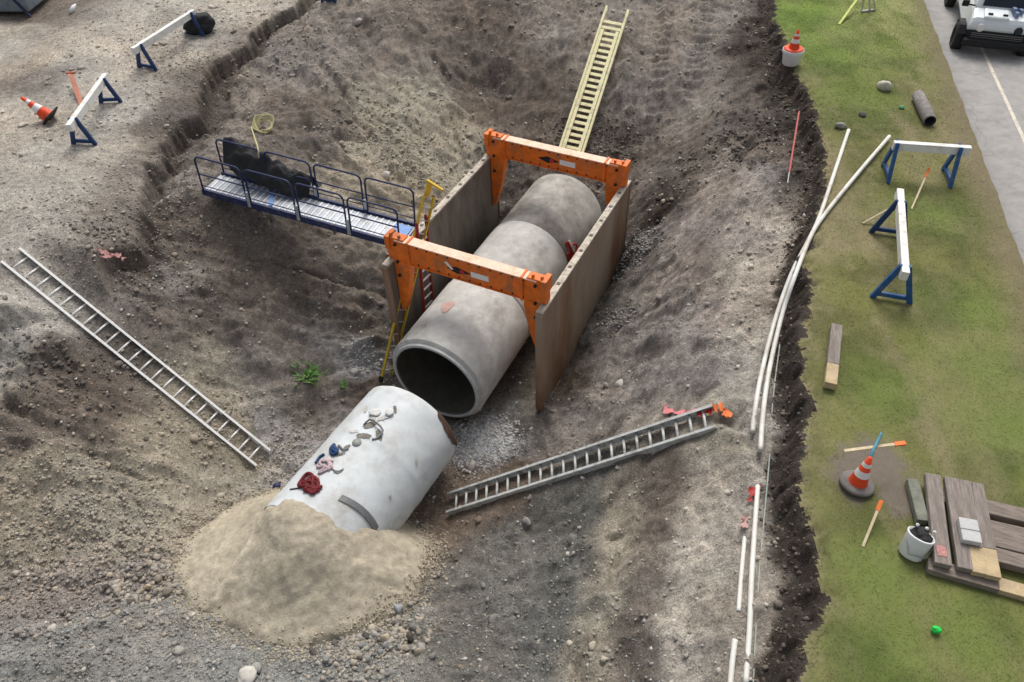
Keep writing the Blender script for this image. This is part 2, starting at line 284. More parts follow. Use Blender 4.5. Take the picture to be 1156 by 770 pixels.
# ------------------------------------------------------------------ helpers for objects
def tag(o, label=None, cat=None, group=None, kind=None):
    if label: o['label'] = label
    if cat: o['category'] = cat
    if group: o['group'] = group
    if kind: o['kind'] = kind
    return o
def thing(name, loc, label, cat, group=None):
    o = bpy.data.objects.new(name, None); col.objects.link(o); o.location = V(loc); o.empty_display_size = .2
    return tag(o, label, cat, group)
def raw_mesh(name, verts, faces_flat, loop_n, material, colors=None, smooth=True, parent=None):
    verts = np.asarray(verts, np.float32); me = bpy.data.meshes.new(name)
    me.vertices.add(len(verts)); me.vertices.foreach_set('co', verts.ravel())
    ff = np.asarray(faces_flat, np.int32).ravel(); nf = len(ff)//loop_n
    me.loops.add(len(ff)); me.loops.foreach_set('vertex_index', ff)
    me.polygons.add(nf); me.polygons.foreach_set('loop_start', np.arange(nf, dtype=np.int32)*loop_n); me.polygons.foreach_set('loop_total', np.full(nf, loop_n, np.int32))
    me.polygons.foreach_set('use_smooth', np.full(nf, smooth, bool))
    me.update(calc_edges=True)
    if colors is not None:
        ca = me.color_attributes.new('Col', 'FLOAT_COLOR', 'POINT'); c4 = np.ones((len(verts), 4), np.float32); c4[:, :3] = np.clip(colors, 0, 1); ca.data.foreach_set('color', c4.ravel())
    me.materials.append(material)
    o = bpy.data.objects.new(name, me); col.objects.link(o)
    if parent is not None: o.parent = parent
    return o
class MB:
    def __init__(s): s.v = []; s.f = []; s.sm = []
    def quad_box(s, c8):
        b = len(s.v); s.v += [tuple(map(float, p)) for p in c8]
        for q in ((0,3,2,1),(4,5,6,7),(0,1,5,4),(1,2,6,5),(2,3,7,6),(3,0,4,7)): s.f.append(tuple(b+i for i in q)); s.sm.append(False)
        return s
    def box(s, c, ax, ay, az, lx, ly, lz):
        c = np.array(c, float); ax, ay, az = (np.asarray(q, float) for q in (ax, ay, az))
        return s.quad_box([c+ax*lx/2*i+ay*ly/2*j+az*lz/2*k for k in (-1, 1) for i, j in ((-1,-1),(1,-1),(1,1),(-1,1))])
    def bar(s, p0, p1, w, h, up=(0,0,1)):
        p0 = np.array(p0, float); p1 = np.array(p1, float); d = p1-p0; L = np.linalg.norm(d); d = d/L
        sd = np.cross(d, up); sd = unit(sd) if np.linalg.norm(sd) > 1e-4 else np.array([1., 0, 0]); u = np.cross(sd, d)
        return s.box((p0+p1)/2, d, sd, u, L, w, h)
    def tube(s, pts, r, n=10, caps=True, closed=False):
        P = [np.array(p, float) for p in pts]; m = len(P); rr = r if hasattr(r, '__len__') else [r]*m
        b = len(s.v); prev = None
        for i in range(m):
            if closed: d = P[(i+1) % m]-P[i-1]
            else: d = P[min(i+1, m-1)]-P[max(i-1, 0)]
            d = unit(d)
            if prev is None: a = np.cross(d, (0, 0, 1)); a = unit(a) if np.linalg.norm(a) > .05 else unit(np.cross(d, (1, 0, 0)))
            else: a = unit(prev-d*np.dot(prev, d))
            prev = a; c = np.cross(d, a)
            for k in range(n):
                t = 2*math.pi*k/n; s.v.append(tuple(P[i]+rr[i]*(a*math.cos(t)+c*math.sin(t))))
        for i in range(m if closed else m-1):
            j = (i+1) % m
            for k in range(n): s.f.append((b+i*n+k, b+i*n+(k+1) % n, b+j*n+(k+1) % n, b+j*n+k)); s.sm.append(True)
        if caps and not closed:
            s.f.append(tuple(b+k for k in range(n))[::-1]); s.sm.append(False); s.f.append(tuple(b+(m-1)*n+k for k in range(n))); s.sm.append(False)
        return s
    def lathe(s, o, axis, prof, n=32, a0=0, a1=2*math.pi):    # prof: (distance along axis, radius)
        o = np.array(o, float); d = unit(axis); a = np.cross(d, (0, 0, 1)); a = unit(a) if np.linalg.norm(a) > .05 else np.array([1., 0, 0]); c = np.cross(a, d)
        full = abs(a1-a0-2*math.pi) < 1e-6; cnt = n if full else n+1; b = len(s.v)
        for t, r in prof:
            for k in range(cnt):
                g = a0+(a1-a0)*k/n; s.v.append(tuple(o+d*t+r*(a*math.cos(g)+c*math.sin(g))))
        for i in range(len(prof)-1):
            for k in range(n if full else n):
                k2 = (k+1) % cnt; s.f.append((b+i*cnt+k, b+i*cnt+k2, b+(i+1)*cnt+k2, b+(i+1)*cnt+k)); s.sm.append(True)
        return s
    def face(s, pts, smooth=False):
        b = len(s.v); s.v += [tuple(map(float, p)) for p in pts]; s.f.append(tuple(range(b, b+len(pts)))); s.sm.append(smooth); return s
    def prism(s, pts, off):
        n = len(pts); b = len(s.v); off = np.array(off, float); s.v += [tuple(map(float, p)) for p in pts]; s.v += [tuple(np.array(p, float)+off) for p in pts]
        s.f.append(tuple(range(b, b+n))[::-1]); s.f.append(tuple(range(b+n, b+2*n))); s.sm += [False, False]
        for i in range(n): j = (i+1) % n; s.f.append((b+i, b+j, b+n+j, b+n+i)); s.sm.append(False)
        return s
    def build(s, name, m, parent=None, bevel=0, loc=None):
        root = parent
        while root is not None and root.parent is not None: root = root.parent
        if root is not None: off = np.array(root.location)
        else: off = np.array(loc if loc is not None else np.mean(np.array(s.v), 0))
        me = bpy.data.meshes.new(name); me.from_pydata([tuple(np.array(v)-off) for v in s.v], [], s.f); me.update()
        me.polygons.foreach_set('use_smooth', s.sm); me.materials.append(m)
        import bmesh
        bm = bmesh.new(); bm.from_mesh(me); bmesh.ops.recalc_face_normals(bm, faces=bm.faces); bm.to_mesh(me); bm.free()
        o = bpy.data.objects.new(name, me); col.objects.link(o)
        if parent is not None: o.parent = parent
        else: o.location = V(off)
        if bevel:
            bv = o.modifiers.new('bevel', 'BEVEL'); bv.width = bevel; bv.segments = 2; bv.limit_method = 'ANGLE'; bv.angle_limit = math.radians(40)
        return o
Z = np.array([0, 0, 1.])

def smooth_pts(P, k=4):
    out = []; n = len(P)
    for i in range(n-1):
        p0, p1, p2, p3 = P[max(i-1, 0)], P[i], P[i+1], P[min(i+2, n-1)]
        for j in range(k):
            t = j/k; out.append(.5*((2*p1)+(-p0+p2)*t+(2*p0-5*p1+4*p2-p3)*t*t+(-p0+3*p1-3*p2+p3)*t**3))
    out.append(P[-1]); return out
# ================================================================== GROUND
m_soil = attr_mat('soil', bump=.95, var=.42); m_turf = attr_mat('turf', pebble=False, bump=.2, var=.14)
ny, nx = GX.shape
verts = np.stack([GX, GY, GZ], -1).reshape(-1, 3)
idx = np.arange(nx*ny).reshape(ny, nx)
quads = np.stack([idx[:-1, :-1], idx[:-1, 1:], idx[1:, 1:], idx[1:, :-1]], -1).reshape(-1, 4)
ctr = verts[quads].mean(1)
is_lawn = edge_d(ctr[:, 0], ctr[:, 1]) > 0.02
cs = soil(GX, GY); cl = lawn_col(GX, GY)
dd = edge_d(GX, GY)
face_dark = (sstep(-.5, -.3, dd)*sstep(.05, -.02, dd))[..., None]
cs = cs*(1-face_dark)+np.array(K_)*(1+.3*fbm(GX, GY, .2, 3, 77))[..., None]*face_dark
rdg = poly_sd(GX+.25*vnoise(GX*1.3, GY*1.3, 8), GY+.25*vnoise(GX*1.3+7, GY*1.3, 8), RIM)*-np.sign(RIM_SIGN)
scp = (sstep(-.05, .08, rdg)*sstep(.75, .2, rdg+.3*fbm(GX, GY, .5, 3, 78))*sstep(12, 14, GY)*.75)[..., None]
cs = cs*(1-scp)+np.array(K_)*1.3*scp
# turn bare round the cone and the timber
for px, py, r in ((985, 520, .55), (965, 540, .45), (1000, 535, .4), (1010, 560, .35)):
    q = at(px, py, 0); w = sstep(r, r*.5, np.hypot(GX-q[0], GY-q[1])+.2*fbm(GX, GY, .3, 3, 170))[..., None]; cl = cl*(1-w)+np.array((.17, .145, .115))*w
# fringe along the paved path
pe = np.interp(GY, [-20, 60], [PE(-20), PE(60)])-GX
w = (sstep(.8, .0, pe+.25*fbm(GX, GY, .5, 3, 175))*.7)[..., None]; cl = cl*(1-w)+np.array((.17, .14, .09))*w
def sub(sel, name, c, m):
    q = quads[sel]; u, inv = np.unique(q, return_inverse=True)
    o = raw_mesh(name, verts[u], inv.reshape(-1, 4), 4, m, c.reshape(-1, 3)[u]); tag(o, kind='structure'); return o
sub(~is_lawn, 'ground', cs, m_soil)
sub(is_lawn, 'lawn', cl, m_turf)

# ------------------------------------------------------------------ stones and clods
def ico(sub_):
    import bmesh
    bm = bmesh.new(); bmesh.ops.create_icosphere(bm, subdivisions=sub_, radius=1); v = np.array([x.co[:] for x in bm.verts]); f = np.array([[q.index for q in x.verts] for x in bm.faces]); bm.free(); return v, f
ICO1, ICO2, ICO3 = ico(1), ico(2), ico(3)
def rot_rand(n):
    q = rng.normal(size=(n, 4)); q /= np.linalg.norm(q, axis=1)[:, None]; w, x, y, z = q.T
    return np.stack([1-2*(y*y+z*z), 2*(x*y-z*w), 2*(x*z+y*w), 2*(x*y+z*w), 1-2*(x*x+z*z), 2*(y*z-x*w), 2*(x*z-y*w), 2*(y*z+x*w), 1-2*(x*x+y*y)], -1).reshape(-1, 3, 3)
def lumps(P, S, C, base, jag=.22):
    v, f = base; n = len(P); nv = len(v)
    jit = 1+jag*rng.normal(size=(n, nv))
    sc = S[:, None]*np.stack([rng.uniform(.8, 1.3, n), rng.uniform(.7, 1.1, n), rng.uniform(.5, .85, n)], -1)
    vv = v[None]*jit[..., None]; R = rot_rand(n); vv = np.einsum('nij,nvj->nvi', R, vv)*sc[:, None, :]
    th = rng.uniform(0, 6.28, n); c, s = np.cos(th), np.sin(th); X = vv[..., 0]*c[:, None]-vv[..., 1]*s[:, None]; Y = vv[..., 0]*s[:, None]+vv[..., 1]*c[:, None]
    vv = np.stack([X, Y, vv[..., 2]], -1)+P[:, None, :]
    ff = f[None]+(np.arange(n)*nv)[:, None, None]
    return vv.reshape(-1, 3), ff.reshape(-1, 3), np.repeat(C, nv, 0)
def join(parts):
    vs, fs, cs_ = [], [], []; o = 0
    for v, f, c in parts: vs.append(v); fs.append(f+o); cs_.append(c); o += len(v)
    return np.concatenate(vs), np.concatenate(fs), np.concatenate(cs_)
def sprinkle(center, sx, n):
    return np.stack([rng.normal(center[0], sx, n), rng.normal(center[1], sx, n)], -1)
def stone_cols(n, kind):
    if kind == 'tan': b = np.array([.34, .30, .245])
    elif kind == 'grey': b = np.array([.27, .265, .25])
    elif kind == 'white': b = np.array([.52, .52, .51])
    elif kind == 'dark': b = np.array([.11, .10, .09])
    else: b = np.array([.26, .22, .19])
    return b*(rng.uniform(.6, 1.35, n)[:, None])*(1+np.outer(rng.normal(size=n), [.05, .01, -.05]))
m_stone = attr_mat('stone', pebble=False, bump=.3, var=.25)
def on_soil(xy): return edge_d(xy[:, 0], xy[:, 1]) < -.25
parts = []
# everywhere, in drifts
xy = np.stack([rng.uniform(-14, 10.5, 85000), 3.5+23*rng.rand(85000)], -1)
dens = .12+sstep(-.2, .5, fbm(xy[:, 0], xy[:, 1], 1.6, 4, 200, .6)); keep = (rng.rand(len(xy)) < dens*.55) & on_soil(xy); xy = xy[keep]
S = .009+.02*rng.rand(len(xy))**3; P = np.column_stack([xy, hz(xy[:, 0], xy[:, 1])+S*.3])
base = soil(xy[:, 0], xy[:, 1]); mixr = rng.rand(len(xy))[:, None]; C = base*1.1*(mixr < .5)+(.35*base+.65*stone_cols(len(xy), 'tan')*1.25)*(mixr >= .5)
parts.append(lumps(P, S, C, ICO1))
# larger clods and stones
xy = np.stack([rng.uniform(-14, 10.5, 13000), rng.uniform(3.5, 26.5, 13000)], -1)
dens = sstep(.0, .6, fbm(xy[:, 0], xy[:, 1], 2.2, 4, 210, .6)); keep = (rng.rand(len(xy)) < dens*.6) & on_soil(xy); xy = xy[keep]
S = .025+.045*rng.rand(len(xy))**3; P = np.column_stack([xy, hz(xy[:, 0], xy[:, 1])+S*.25])
base = soil(xy[:, 0], xy[:, 1]); mixr = rng.rand(len(xy))[:, None]; C = base*(mixr < .62)+(.3*base+.7*stone_cols(len(xy), 'tan')*1.25)*(mixr >= .62)
parts.append(lumps(P, S, C, ICO2, .14))
n = 2600; yy = 3.2+23.5*rng.rand(n); xx = np.interp(yy, EDGE[:, 1], EDGE[:, 0])-.02-.5*rng.rand(n); k = edge_d(xx, yy) < -.03; xx = xx[k]; yy = yy[k]; n = len(xx)
S = .008+.030*rng.rand(n)**3; C = np.array(K_)*rng.uniform(.9, 2.4, n)[:, None]; parts.append(lumps(np.column_stack([xx, yy, hz(xx, yy)+S*.2]), S, C, ICO2, .16))
n = 1900; xy = np.column_stack([rng.uniform(-13, 9, n), 3.5+23*rng.rand(n)]); k = on_soil(xy) & (rng.rand(n) < .1+.9*sstep(.05, .5, fbm(xy[:, 0], xy[:, 1], 1.2, 3, 232))); xy = xy[k]; n = len(xy)
S = .03+.07*rng.rand(n)**2.5; parts.append(lumps(np.column_stack([xy, hz(xy[:, 0], xy[:, 1])+S*.15]), S, soil(xy[:, 0], xy[:, 1])*rng.uniform(.8, 1.15, n)[:, None], ICO2, .2))
n = 5200; xy = np.column_stack([rng.uniform(-13, 9, n), 3.5+23*rng.rand(n)]); k = on_soil(xy) & (rng.rand(n) < .25+sstep(-.2, .5, fbm(xy[:, 0], xy[:, 1], 1.8, 3, 222))); xy = xy[k]; n = len(xy)
S = .012+.038*rng.rand(n)**2.2; parts.append(lumps(np.column_stack([xy, hz(xy[:, 0], xy[:, 1])+S*.3]), S, np.array((.46, .43, .38))*rng.uniform(.6, 1.25, n)[:, None], ICO1, .2))
zones = [((100,740),1.3,2200,.014,.035,'grey'),((300,755),1.2,2500,.014,.035,'grey'),((140,650),.9,1300,.015,.05,'brown'),((60,690),.8,800,.015,.04,'brown'),
 ((550,492),.30,2200,.014,.045,'white'),((532,512),.26,1200,.014,.045,'white'),((566,505),.22,800,.014,.04,'white'),((575,500),.25,400,.012,.03,'grey'),((408,408),.22,220,.02,.05,'white'),((330,500),.4,500,.014,.04,'tan'),((310,530),.25,250,.014,.04,'tan'),
 ((430,720),.45,500,.02,.06,'tan'),((400,735),.4,400,.02,.05,'tan'),((170,665),.35,200,.03,.07,'tan'),
 ((440,150),1.0,1000,.015,.05,'tan'),((480,190),.7,500,.015,.045,'tan'),((50,600),.9,800,.015,.05,'tan'),((130,570),.8,700,.015,.05,'tan'),((250,470),.6,500,.015,.045,'tan'),
 ((200,250),.9,500,.015,.04,'tan'),((100,250),1.0,700,.015,.035,'tan'),((210,70),.8,400,.015,.04,'tan'),((690,170),.6,500,.02,.05,'dark'),((715,280),.3,500,.02,.05,'grey'),((560,170),.4,300,.02,.05,'dark'),
 ((640,160),.5,300,.02,.05,'dark'),((700,360),.2,200,.02,.045,'grey'),((330,60),.8,300,.015,.05,'tan'),((680,760),.8,300,.015,.04,'grey'),((560,740),.8,500,.014,.03,'grey'),((840,160),.7,400,.02,.06,'dark'),((150,290),.5,200,.02,.05,'dark'),((60,420),.6,300,.02,.06,'dark')]
for (pp, sp, n, a, b, k) in zones:
    q = hit(*pp); xy = sprinkle(q, sp, int(n*.8)); xy = xy[on_soil(xy)]; n = len(xy); S = a+(b-a)*rng.rand(n)**2.5
    P = np.column_stack([xy, hz(xy[:, 0], xy[:, 1])+S*.3]); C = .7*stone_cols(n, k)+.3*soil(xy[:, 0], xy[:, 1]); parts.append(lumps(P, S, C, ICO1 if b < .055 else ICO2, .15))
v, f, c = join(parts)
tag(raw_mesh('gravel', v, f, 3, m_stone, c, smooth=True), 'loose stones and soil clods strewn over the excavated ground', 'gravel', kind='stuff')
# cobbles large enough to count
def rock(p, s, kind, label, group=None, flat=1., name='rock', tint=None):
    v, f = ICO3; vv = v*(1+.10*rng.normal(size=(1, 3)))
    a = fbm(v[:, 0]*1.0+p[0]*7, v[:, 1]+v[:, 2]*1.7+p[1]*5, .9, 3, 300)[:, None]
    vv = vv*(1+.33*a); ax = np.array([rng.uniform(.85, 1.25), rng.uniform(.75, 1), rng.uniform(.55, .8)*flat]); vv = (vv*ax)@rot_rand(1)[0].T if flat == 1 else vv*ax
    c = np.repeat(stone_cols(1, kind) if tint is None else np.array([tint]), len(v), 0); o = raw_mesh(name, vv*s, f, 3, m_stone, c); o.location = V((p[0], p[1], p[2]+s*.35)); tag(o, label, 'rock', group); return o
for k in range(70):
    q = hit(425+rng.normal()*32, 718+rng.normal()*16)
    rock(q, rng.uniform(.035, .085), rng.choice(['tan', 'grey', 'dark']), 'fist sized cobble in the heap of cobbles at the front edge of the sand pile', 'cobbles heaped in front of the sand pile')
for px, py in [(148,680),(168,664),(158,650),(180,655),(140,640),(120,662),(190,668),(128,690),(175,640)]:
    rock(hit(px, py), rng.uniform(.05, .09), 'tan', 'rounded cobble in the loose row left of the sand pile', 'cobbles left of the sand pile')
rock(hit(280,764), .17, 'white', 'pale flat rock at the bottom of the photo on grey gravel', tint=(.52, .49, .44), flat=.6)
rock(hit(448,690), .15, 'grey', 'largest grey boulder where the sand pile meets the dark slope')
rock(hit(533,527), .12, 'white', 'white rock below the mouth of the grey pipe', tint=(.52, .49, .44))
rock(hit(700,435), .11, 'white', 'pale stone alone on the upper part of the right slope', tint=(.52, .49, .44))
rock(hit(436,201), .13, 'white', 'pale stone on the tan bank above the blue gangway', tint=(.52, .49, .44))
rock(hit(405,27), .15, 'white', 'white stone near the top of the bank under the distant blue leg', tint=(.52, .49, .44))
rock(at(997,100,.02), .17, 'white', 'pale jagged stone on the lawn left of the grey log', tint=(.55, .52, .44))
rock(at(973,131,.0), .10, 'dark', 'black lump on the lawn above the forked white conduits')
rock(at(949,144,.0), .12, 'grey', 'grey lump at the lawn edge beside the tip of the left conduit')

# ------------------------------------------------------------------ sand pile
SC = [(350,620,-2.03),(330,650,-2.25),(400,640,-2.35),(430,650,-2.75),(285,605,-2.75),(268,640,-2.62),(262,628,-2.75),(240,640,-2.95),(280,580,-3.25),(255,590,-3.4),(220,620,-3.3),(380,680,-2.6),(320,690,-2.7),(430,690,-2.95),(250,680,-3.0),(470,620,-3.3),(465,650,-3.2)]
SOUT = [(188,650),(200,615),(225,590),(262,568),(293,562),(325,556),(352,552),(378,566),(394,588),(415,592),(440,588),(470,590),(494,615),(492,640),(470,680),(435,702),(400,718),(345,737),(300,733),(255,712),(215,690)]
sp = [at(*q) for q in SC]; so = []
for a, b in SOUT:
    q = hit(a, b); so.append(q[:2])
    if not (290 < a < 460 and b < 600): sp.append(q-np.array([0, 0, .02]))
_WZ = -4.2+1.12; _wa = np.array([math.sin(math.radians(30)), math.cos(math.radians(30)), 0]); _wr = np.array([_wa[1], -_wa[0], 0]); _w0 = at(465, 478, _WZ)
for al, lat, z in ((3.12, 0, -1.92), (3.5, 0, -1.93), (3.12, .5, -2.03), (3.5, .5, -1.95), (3.1, -.5, -2.05), (3.5, -.5, -2.0), (3.15, .9, -2.3), (3.15, -.9, -2.42), (3.3, 1.2, -2.55), (3.3, -1.2, -2.75), (2.75, 0, -2.25), (2.6, .9, -2.55), (2.35, 1.2, -3.0), (2.6, -1.2, -3.15), (2.6, -.8, -2.8), (2.0, 1.3, -3.7), (2.0, -1.3, -3.9), (2.3, 0, -3.2)):
    q = _w0-_wa*al+_wr*lat; sp.append(np.array([q[0], q[1], z]))
sp = np.array(sp); so = np.array(so)
SCEN = at(350, 640, -2.4)[:2]
_D2 = np.sqrt(((sp[:, None, :2]-sp[None, :, :2])**2).sum(-1)); _k = len(sp); _B = np.zeros((_k+1, _k+1)); _B[:_k, :_k] = _D2-np.eye(_k)*.15; _B[:_k, _k] = 1; _B[_k, :_k] = 1
_W2 = np.linalg.solve(_B, np.append(sp[:, 2], 0))
sx_ = np.arange(so[:, 0].min()-.4, so[:, 0].max()+.4, .035); sy_ = np.arange(so[:, 1].min()-.4, so[:, 1].max()+.4, .035)
SX, SY = np.meshgrid(sx_, sy_)
r = np.sqrt((SX[..., None]-sp[:, 0])**2+(SY[..., None]-sp[:, 1])**2); SZ = r@_W2[:_k]+_W2[_k]
inside = np.zeros(SX.shape, bool)
for (x1, y1), (x2, y2) in zip(so, np.roll(so, -1, 0)):
    c_ = ((y1 > SY) != (y2 > SY)) & (SX < (x2-x1)*(SY-y1)/(y2-y1+1e-12)+x1); inside ^= c_
sd = np.min([np.sqrt((SX-a[0]-np.clip(((SX-a[0])*(b-a)[0]+(SY-a[1])*(b-a)[1])/((b-a)@(b-a)), 0, 1)*(b-a)[0])**2+(SY-a[1]-np.clip(((SX-a[0])*(b-a)[0]+(SY-a[1])*(b-a)[1])/((b-a)@(b-a)), 0, 1)*(b-a)[1])**2) for a, b in zip(so, np.roll(so, -1, 0))], 0)
sd = np.where(inside, sd, -sd)+.17*fbm(SX, SY, .6, 4, 320, .65)
g = hz(SX, SY)
SZ = np.maximum(SZ, g+.02); SZ = g-.10+(SZ-g+.10)*sstep(-.06, .12, sd)
RDG = np.array([at(a, b, -2.6)[:2] for a, b in ((305, 585), (285, 612), (262, 640), (235, 668))]); rq = np.abs(poly_sd(SX+.05*vnoise(SX*4, SY*4, 350), SY, RDG)); SZ = SZ+.07*np.exp(-(rq/.10)**2)-.03*np.exp(-((rq-.22)/.12)**2)
rs3 = np.random.RandomState(8)
for _ in range(20):                               # footprints and slump hollows
    fx_, fy_ = SCEN+rs3.normal(size=2)*np.array([.95, .55]); an = rs3.uniform(0, 3.14); du = (SX-fx_)*math.cos(an)+(SY-fy_)*math.sin(an); dv = -(SX-fx_)*math.sin(an)+(SY-fy_)*math.cos(an); e2 = (du/.14)**2+(dv/.06)**2
    SZ = SZ-rs3.uniform(.015, .04)*np.exp(-e2)+.012*np.exp(-(np.sqrt(e2)-1.7)**2/.2)
SZ = SZ+(.035*fbm(SX, SY, .22, 3, 352)+.03*fbm(SX, SY, .55, 3, 322)+.018*ridged(SX, SY, .9, 3, 340))*sstep(0, .4, sd)+.012*vnoise(SX*11, SY*11, 325)+.008*fbm(SX, SY, .07, 2, 326)
ny2, nx2 = SX.shape; id2 = np.arange(nx2*ny2).reshape(ny2, nx2); q2 = np.stack([id2[:-1, :-1], id2[:-1, 1:], id2[1:, 1:], id2[1:, :-1]], -1).reshape(-1, 4)
keep = (sd > -.12).ravel()[q2].all(1); q2 = q2[keep]; u, inv = np.unique(q2, return_inverse=True)
vs = np.stack([SX, SY, SZ], -1).reshape(-1, 3)[u]; o0 = np.array([SCEN[0], SCEN[1], -4.2])
cs2 = np.array((.51, .45, .345))*(1+.26*fbm(SX, SY, .7, 5, 330, .65)-.07*np.exp(-((SX-SCEN[0]-.2)**2+(SY-SCEN[1])**2)/.35)+.22*np.exp(-(rq/.09)**2)+.12*fbm(SX, SY*.4, .18, 3, 333))[..., None]*(1-.25*sstep(.3, 0, sd))[..., None]
m_sand = attr_mat('sand', pebble=False, bump=.8, var=.26)
o = raw_mesh('sand_pile', vs-o0, inv.reshape(-1, 4), 4, m_sand, cs2.reshape(-1, 3)[u]); o.location = V(o0)
tag(o, 'spread pile of pale tan sand burying the near end of the white pipe', 'sand pile')

ii_ = rng.randint(0, len(so), 9000); tt_ = rng.rand(9000)[:, None]; xy = so[ii_]*(1-tt_)+np.roll(so, -1, 0)[ii_]*tt_+rng.normal(size=(9000, 2))*.13
gz_ = hz(xy[:, 0], xy[:, 1]); ix = np.clip(((xy[:, 0]-sx_[0])/.035).astype(int), 0, nx2-1); iy = np.clip(((xy[:, 1]-sy_[0])/.035).astype(int), 0, ny2-1); gz_ = np.where(sd[iy, ix] > -.1, np.maximum(gz_, SZ[iy, ix]), gz_)
S = .006+.022*rng.rand(9000)**3; v, f, c = lumps(np.column_stack([xy, gz_+S*.3]), S, np.array((.42, .365, .28))*rng.uniform(.7, 1.15, 9000)[:, None], ICO1)
tag(raw_mesh('sand_crumbs', v, f, 3, m_stone, c), 'crumbs of sand scattered round the foot of the sand pile', 'sand crumbs', kind='stuff')
# ------------------------------------------------------------------ paved path
m_asph = mat('asphalt', (.35, .335, .32), .9, var=.12, scale=3, bump=.35, bscale=120, dirt=(.23, .215, .20), dirt_amt=.35)
nt = m_asph.node_tree; b_ = nt.nodes['Principled BSDF']; bc = b_.inputs['Base Color'].links[0].from_socket     # thin cracks
tc = N(nt, 'ShaderNodeTexCoord'); wn = N(nt, 'ShaderNodeTexNoise'); wn.inputs['Scale'].default_value = 1.3; wn.inputs['Detail'].default_value = 6; nt.links.new(tc.outputs['Object'], wn.inputs['Vector'])
wm = N(nt, 'ShaderNodeMix', data_type='RGBA', blend_type='ADD'); wm.inputs['Factor'].default_value = .9; nt.links.new(tc.outputs['Object'], wm.inputs['A']); nt.links.new(wn.outputs['Color'], wm.inputs['B'])
vo = N(nt, 'ShaderNodeTexVoronoi', feature='DISTANCE_TO_EDGE'); vo.inputs['Scale'].default_value = .42; nt.links.new(wm.outputs['Result'], vo.inputs['Vector'])
rr_ = N(nt, 'ShaderNodeMapRange'); rr_.inputs['From Max'].default_value = .008; rr_.inputs['To Min'].default_value = .74; rr_.inputs['To Max'].default_value = 1; nt.links.new(vo.outputs['Distance'], rr_.inputs[0])
mm = N(nt, 'ShaderNodeMix', data_type='RGBA', blend_type='MULTIPLY'); mm.inputs['Factor'].default_value = 1; nt.links.new(bc, mm.inputs['A']); nt.links.new(rr_.outputs[0], mm.inputs['B']); nt.links.new(mm.outputs['Result'], b_.inputs['Base Color'])
PW = 2.5; RN = np.array([RD[1], -RD[0]])
mb = MB(); ts = np.concatenate([np.arange(-25, 40, .25), [60, 100, 300]])
base_i = 0; mb.v = []; 
for t in ts:
    e0 = ROADQ+RD*t; wob = .012*math.sin(t*3.1)+.01*math.sin(t*7.7+1)
    for w, z in ((-.02+wob, -.06), (0.0+wob, .018), (PW*.25, .03), (PW*.5, .035), (PW*.75, .03), (PW+wob, .018), (PW+.02+wob, -.06)): p = e0+RN*w; mb.v.append((p[0], p[1], z))
for i in range(len(ts)-1):
    for k in range(6): mb.f.append((i*7+k, i*7+k+1, (i+1)*7+k+1, (i+1)*7+k)); mb.sm.append(True)
tag(mb.build('path', m_asph, loc=(ROADQ[0], ROADQ[1], 0)), kind='structure')
m_line = mat('line_paint', (.66, .59, .49), .8, var=.15, scale=20, bump=.1, dirt=(.32, .3, .28), dirt_amt=.45)
q0 = at(1113, 65, .03)[:2]; lw = float((q0-ROADQ)@RN)
mb = MB(); k = 0
for t in np.arange(-20, 40, .5):
    zl = .030+.005*min(1, lw/(PW*.5))+.004; a = ROADQ+RD*t+RN*(lw-.045); b = ROADQ+RD*(t+.5)+RN*(lw-.045); c = b+RN*.09; d = a+RN*.09
    mb.face([(a[0], a[1], zl), (b[0], b[1], zl), (c[0], c[1], zl), (d[0], d[1], zl)])
tag(mb.build('path_marking', m_line, loc=(ROADQ[0], ROADQ[1], 0)), kind='structure')

# ------------------------------------------------------------------ grass blades
n = 380000
xy = np.column_stack([rng.uniform(3.5, 16.5, n), 3.0+24*rng.rand(n)**1.3])
d = edge_d(xy[:, 0], xy[:, 1]); pe = PE(0)+(xy[:, 1])*(PE(1)-PE(0))-xy[:, 0]
bare = np.zeros(len(xy), bool)
for px, py, r in ((985, 520, .42), (965, 540, .38), (1000, 535, .3), (1010, 560, .28)):
    q = at(px, py, 0); bare |= (np.hypot(xy[:, 0]-q[0], xy[:, 1]-q[1])+.1*fbm(xy[:, 0], xy[:, 1], .3, 2, 171) < r) & (rng.rand(n) < .85)
k = (d > .02) & ((pe > -.02) | (pe < -PW+.02)) & ~bare & ((pe < -PW) | (rng.rand(n) < .25+pe*1.1)); xy = xy[k]; d = d[k]; n = len(xy)
h = rng.uniform(.006, .018, n)*(1+.8*np.exp(-d/.1)*(rng.rand(n) < .5)); th = rng.uniform(0, 6.28, n); wd = rng.uniform(.004, .008, n)*(1+(xy[:, 1]-8)/14).clip(.9, 2)
rim_ = (d < .10) & (rng.rand(n) < .8); h = np.where(rim_, h*2.0, h); lean = rng.uniform(1.2, 3.2, n)*h; la = np.where(rim_, math.pi+rng.normal(size=n)*.9, rng.uniform(0, 6.28, n)); dz_ = np.where(rim_, -rng.rand(n)*.9*lean*(d < .05), 0); z = hz(xy[:, 0], xy[:, 1])
a = np.column_stack([xy[:, 0]+wd*np.cos(th), xy[:, 1]+wd*np.sin(th), z-.005]); b = np.column_stack([xy[:, 0]-wd*np.cos(th), xy[:, 1]-wd*np.sin(th), z-.005]); c = np.column_stack([xy[:, 0]+lean*np.cos(la), xy[:, 1]+lean*np.sin(la), z+h+dz_])
vv = np.stack([a, b, c], 1).reshape(-1, 3); gc = lawn_col(xy[:, 0], xy[:, 1])*rng.uniform(.95, 1.2, n)[:, None]; dr = (rng.rand(n) < .05)[:, None]; gc = gc*(~dr)+np.array((.26, .22, .11))*dr
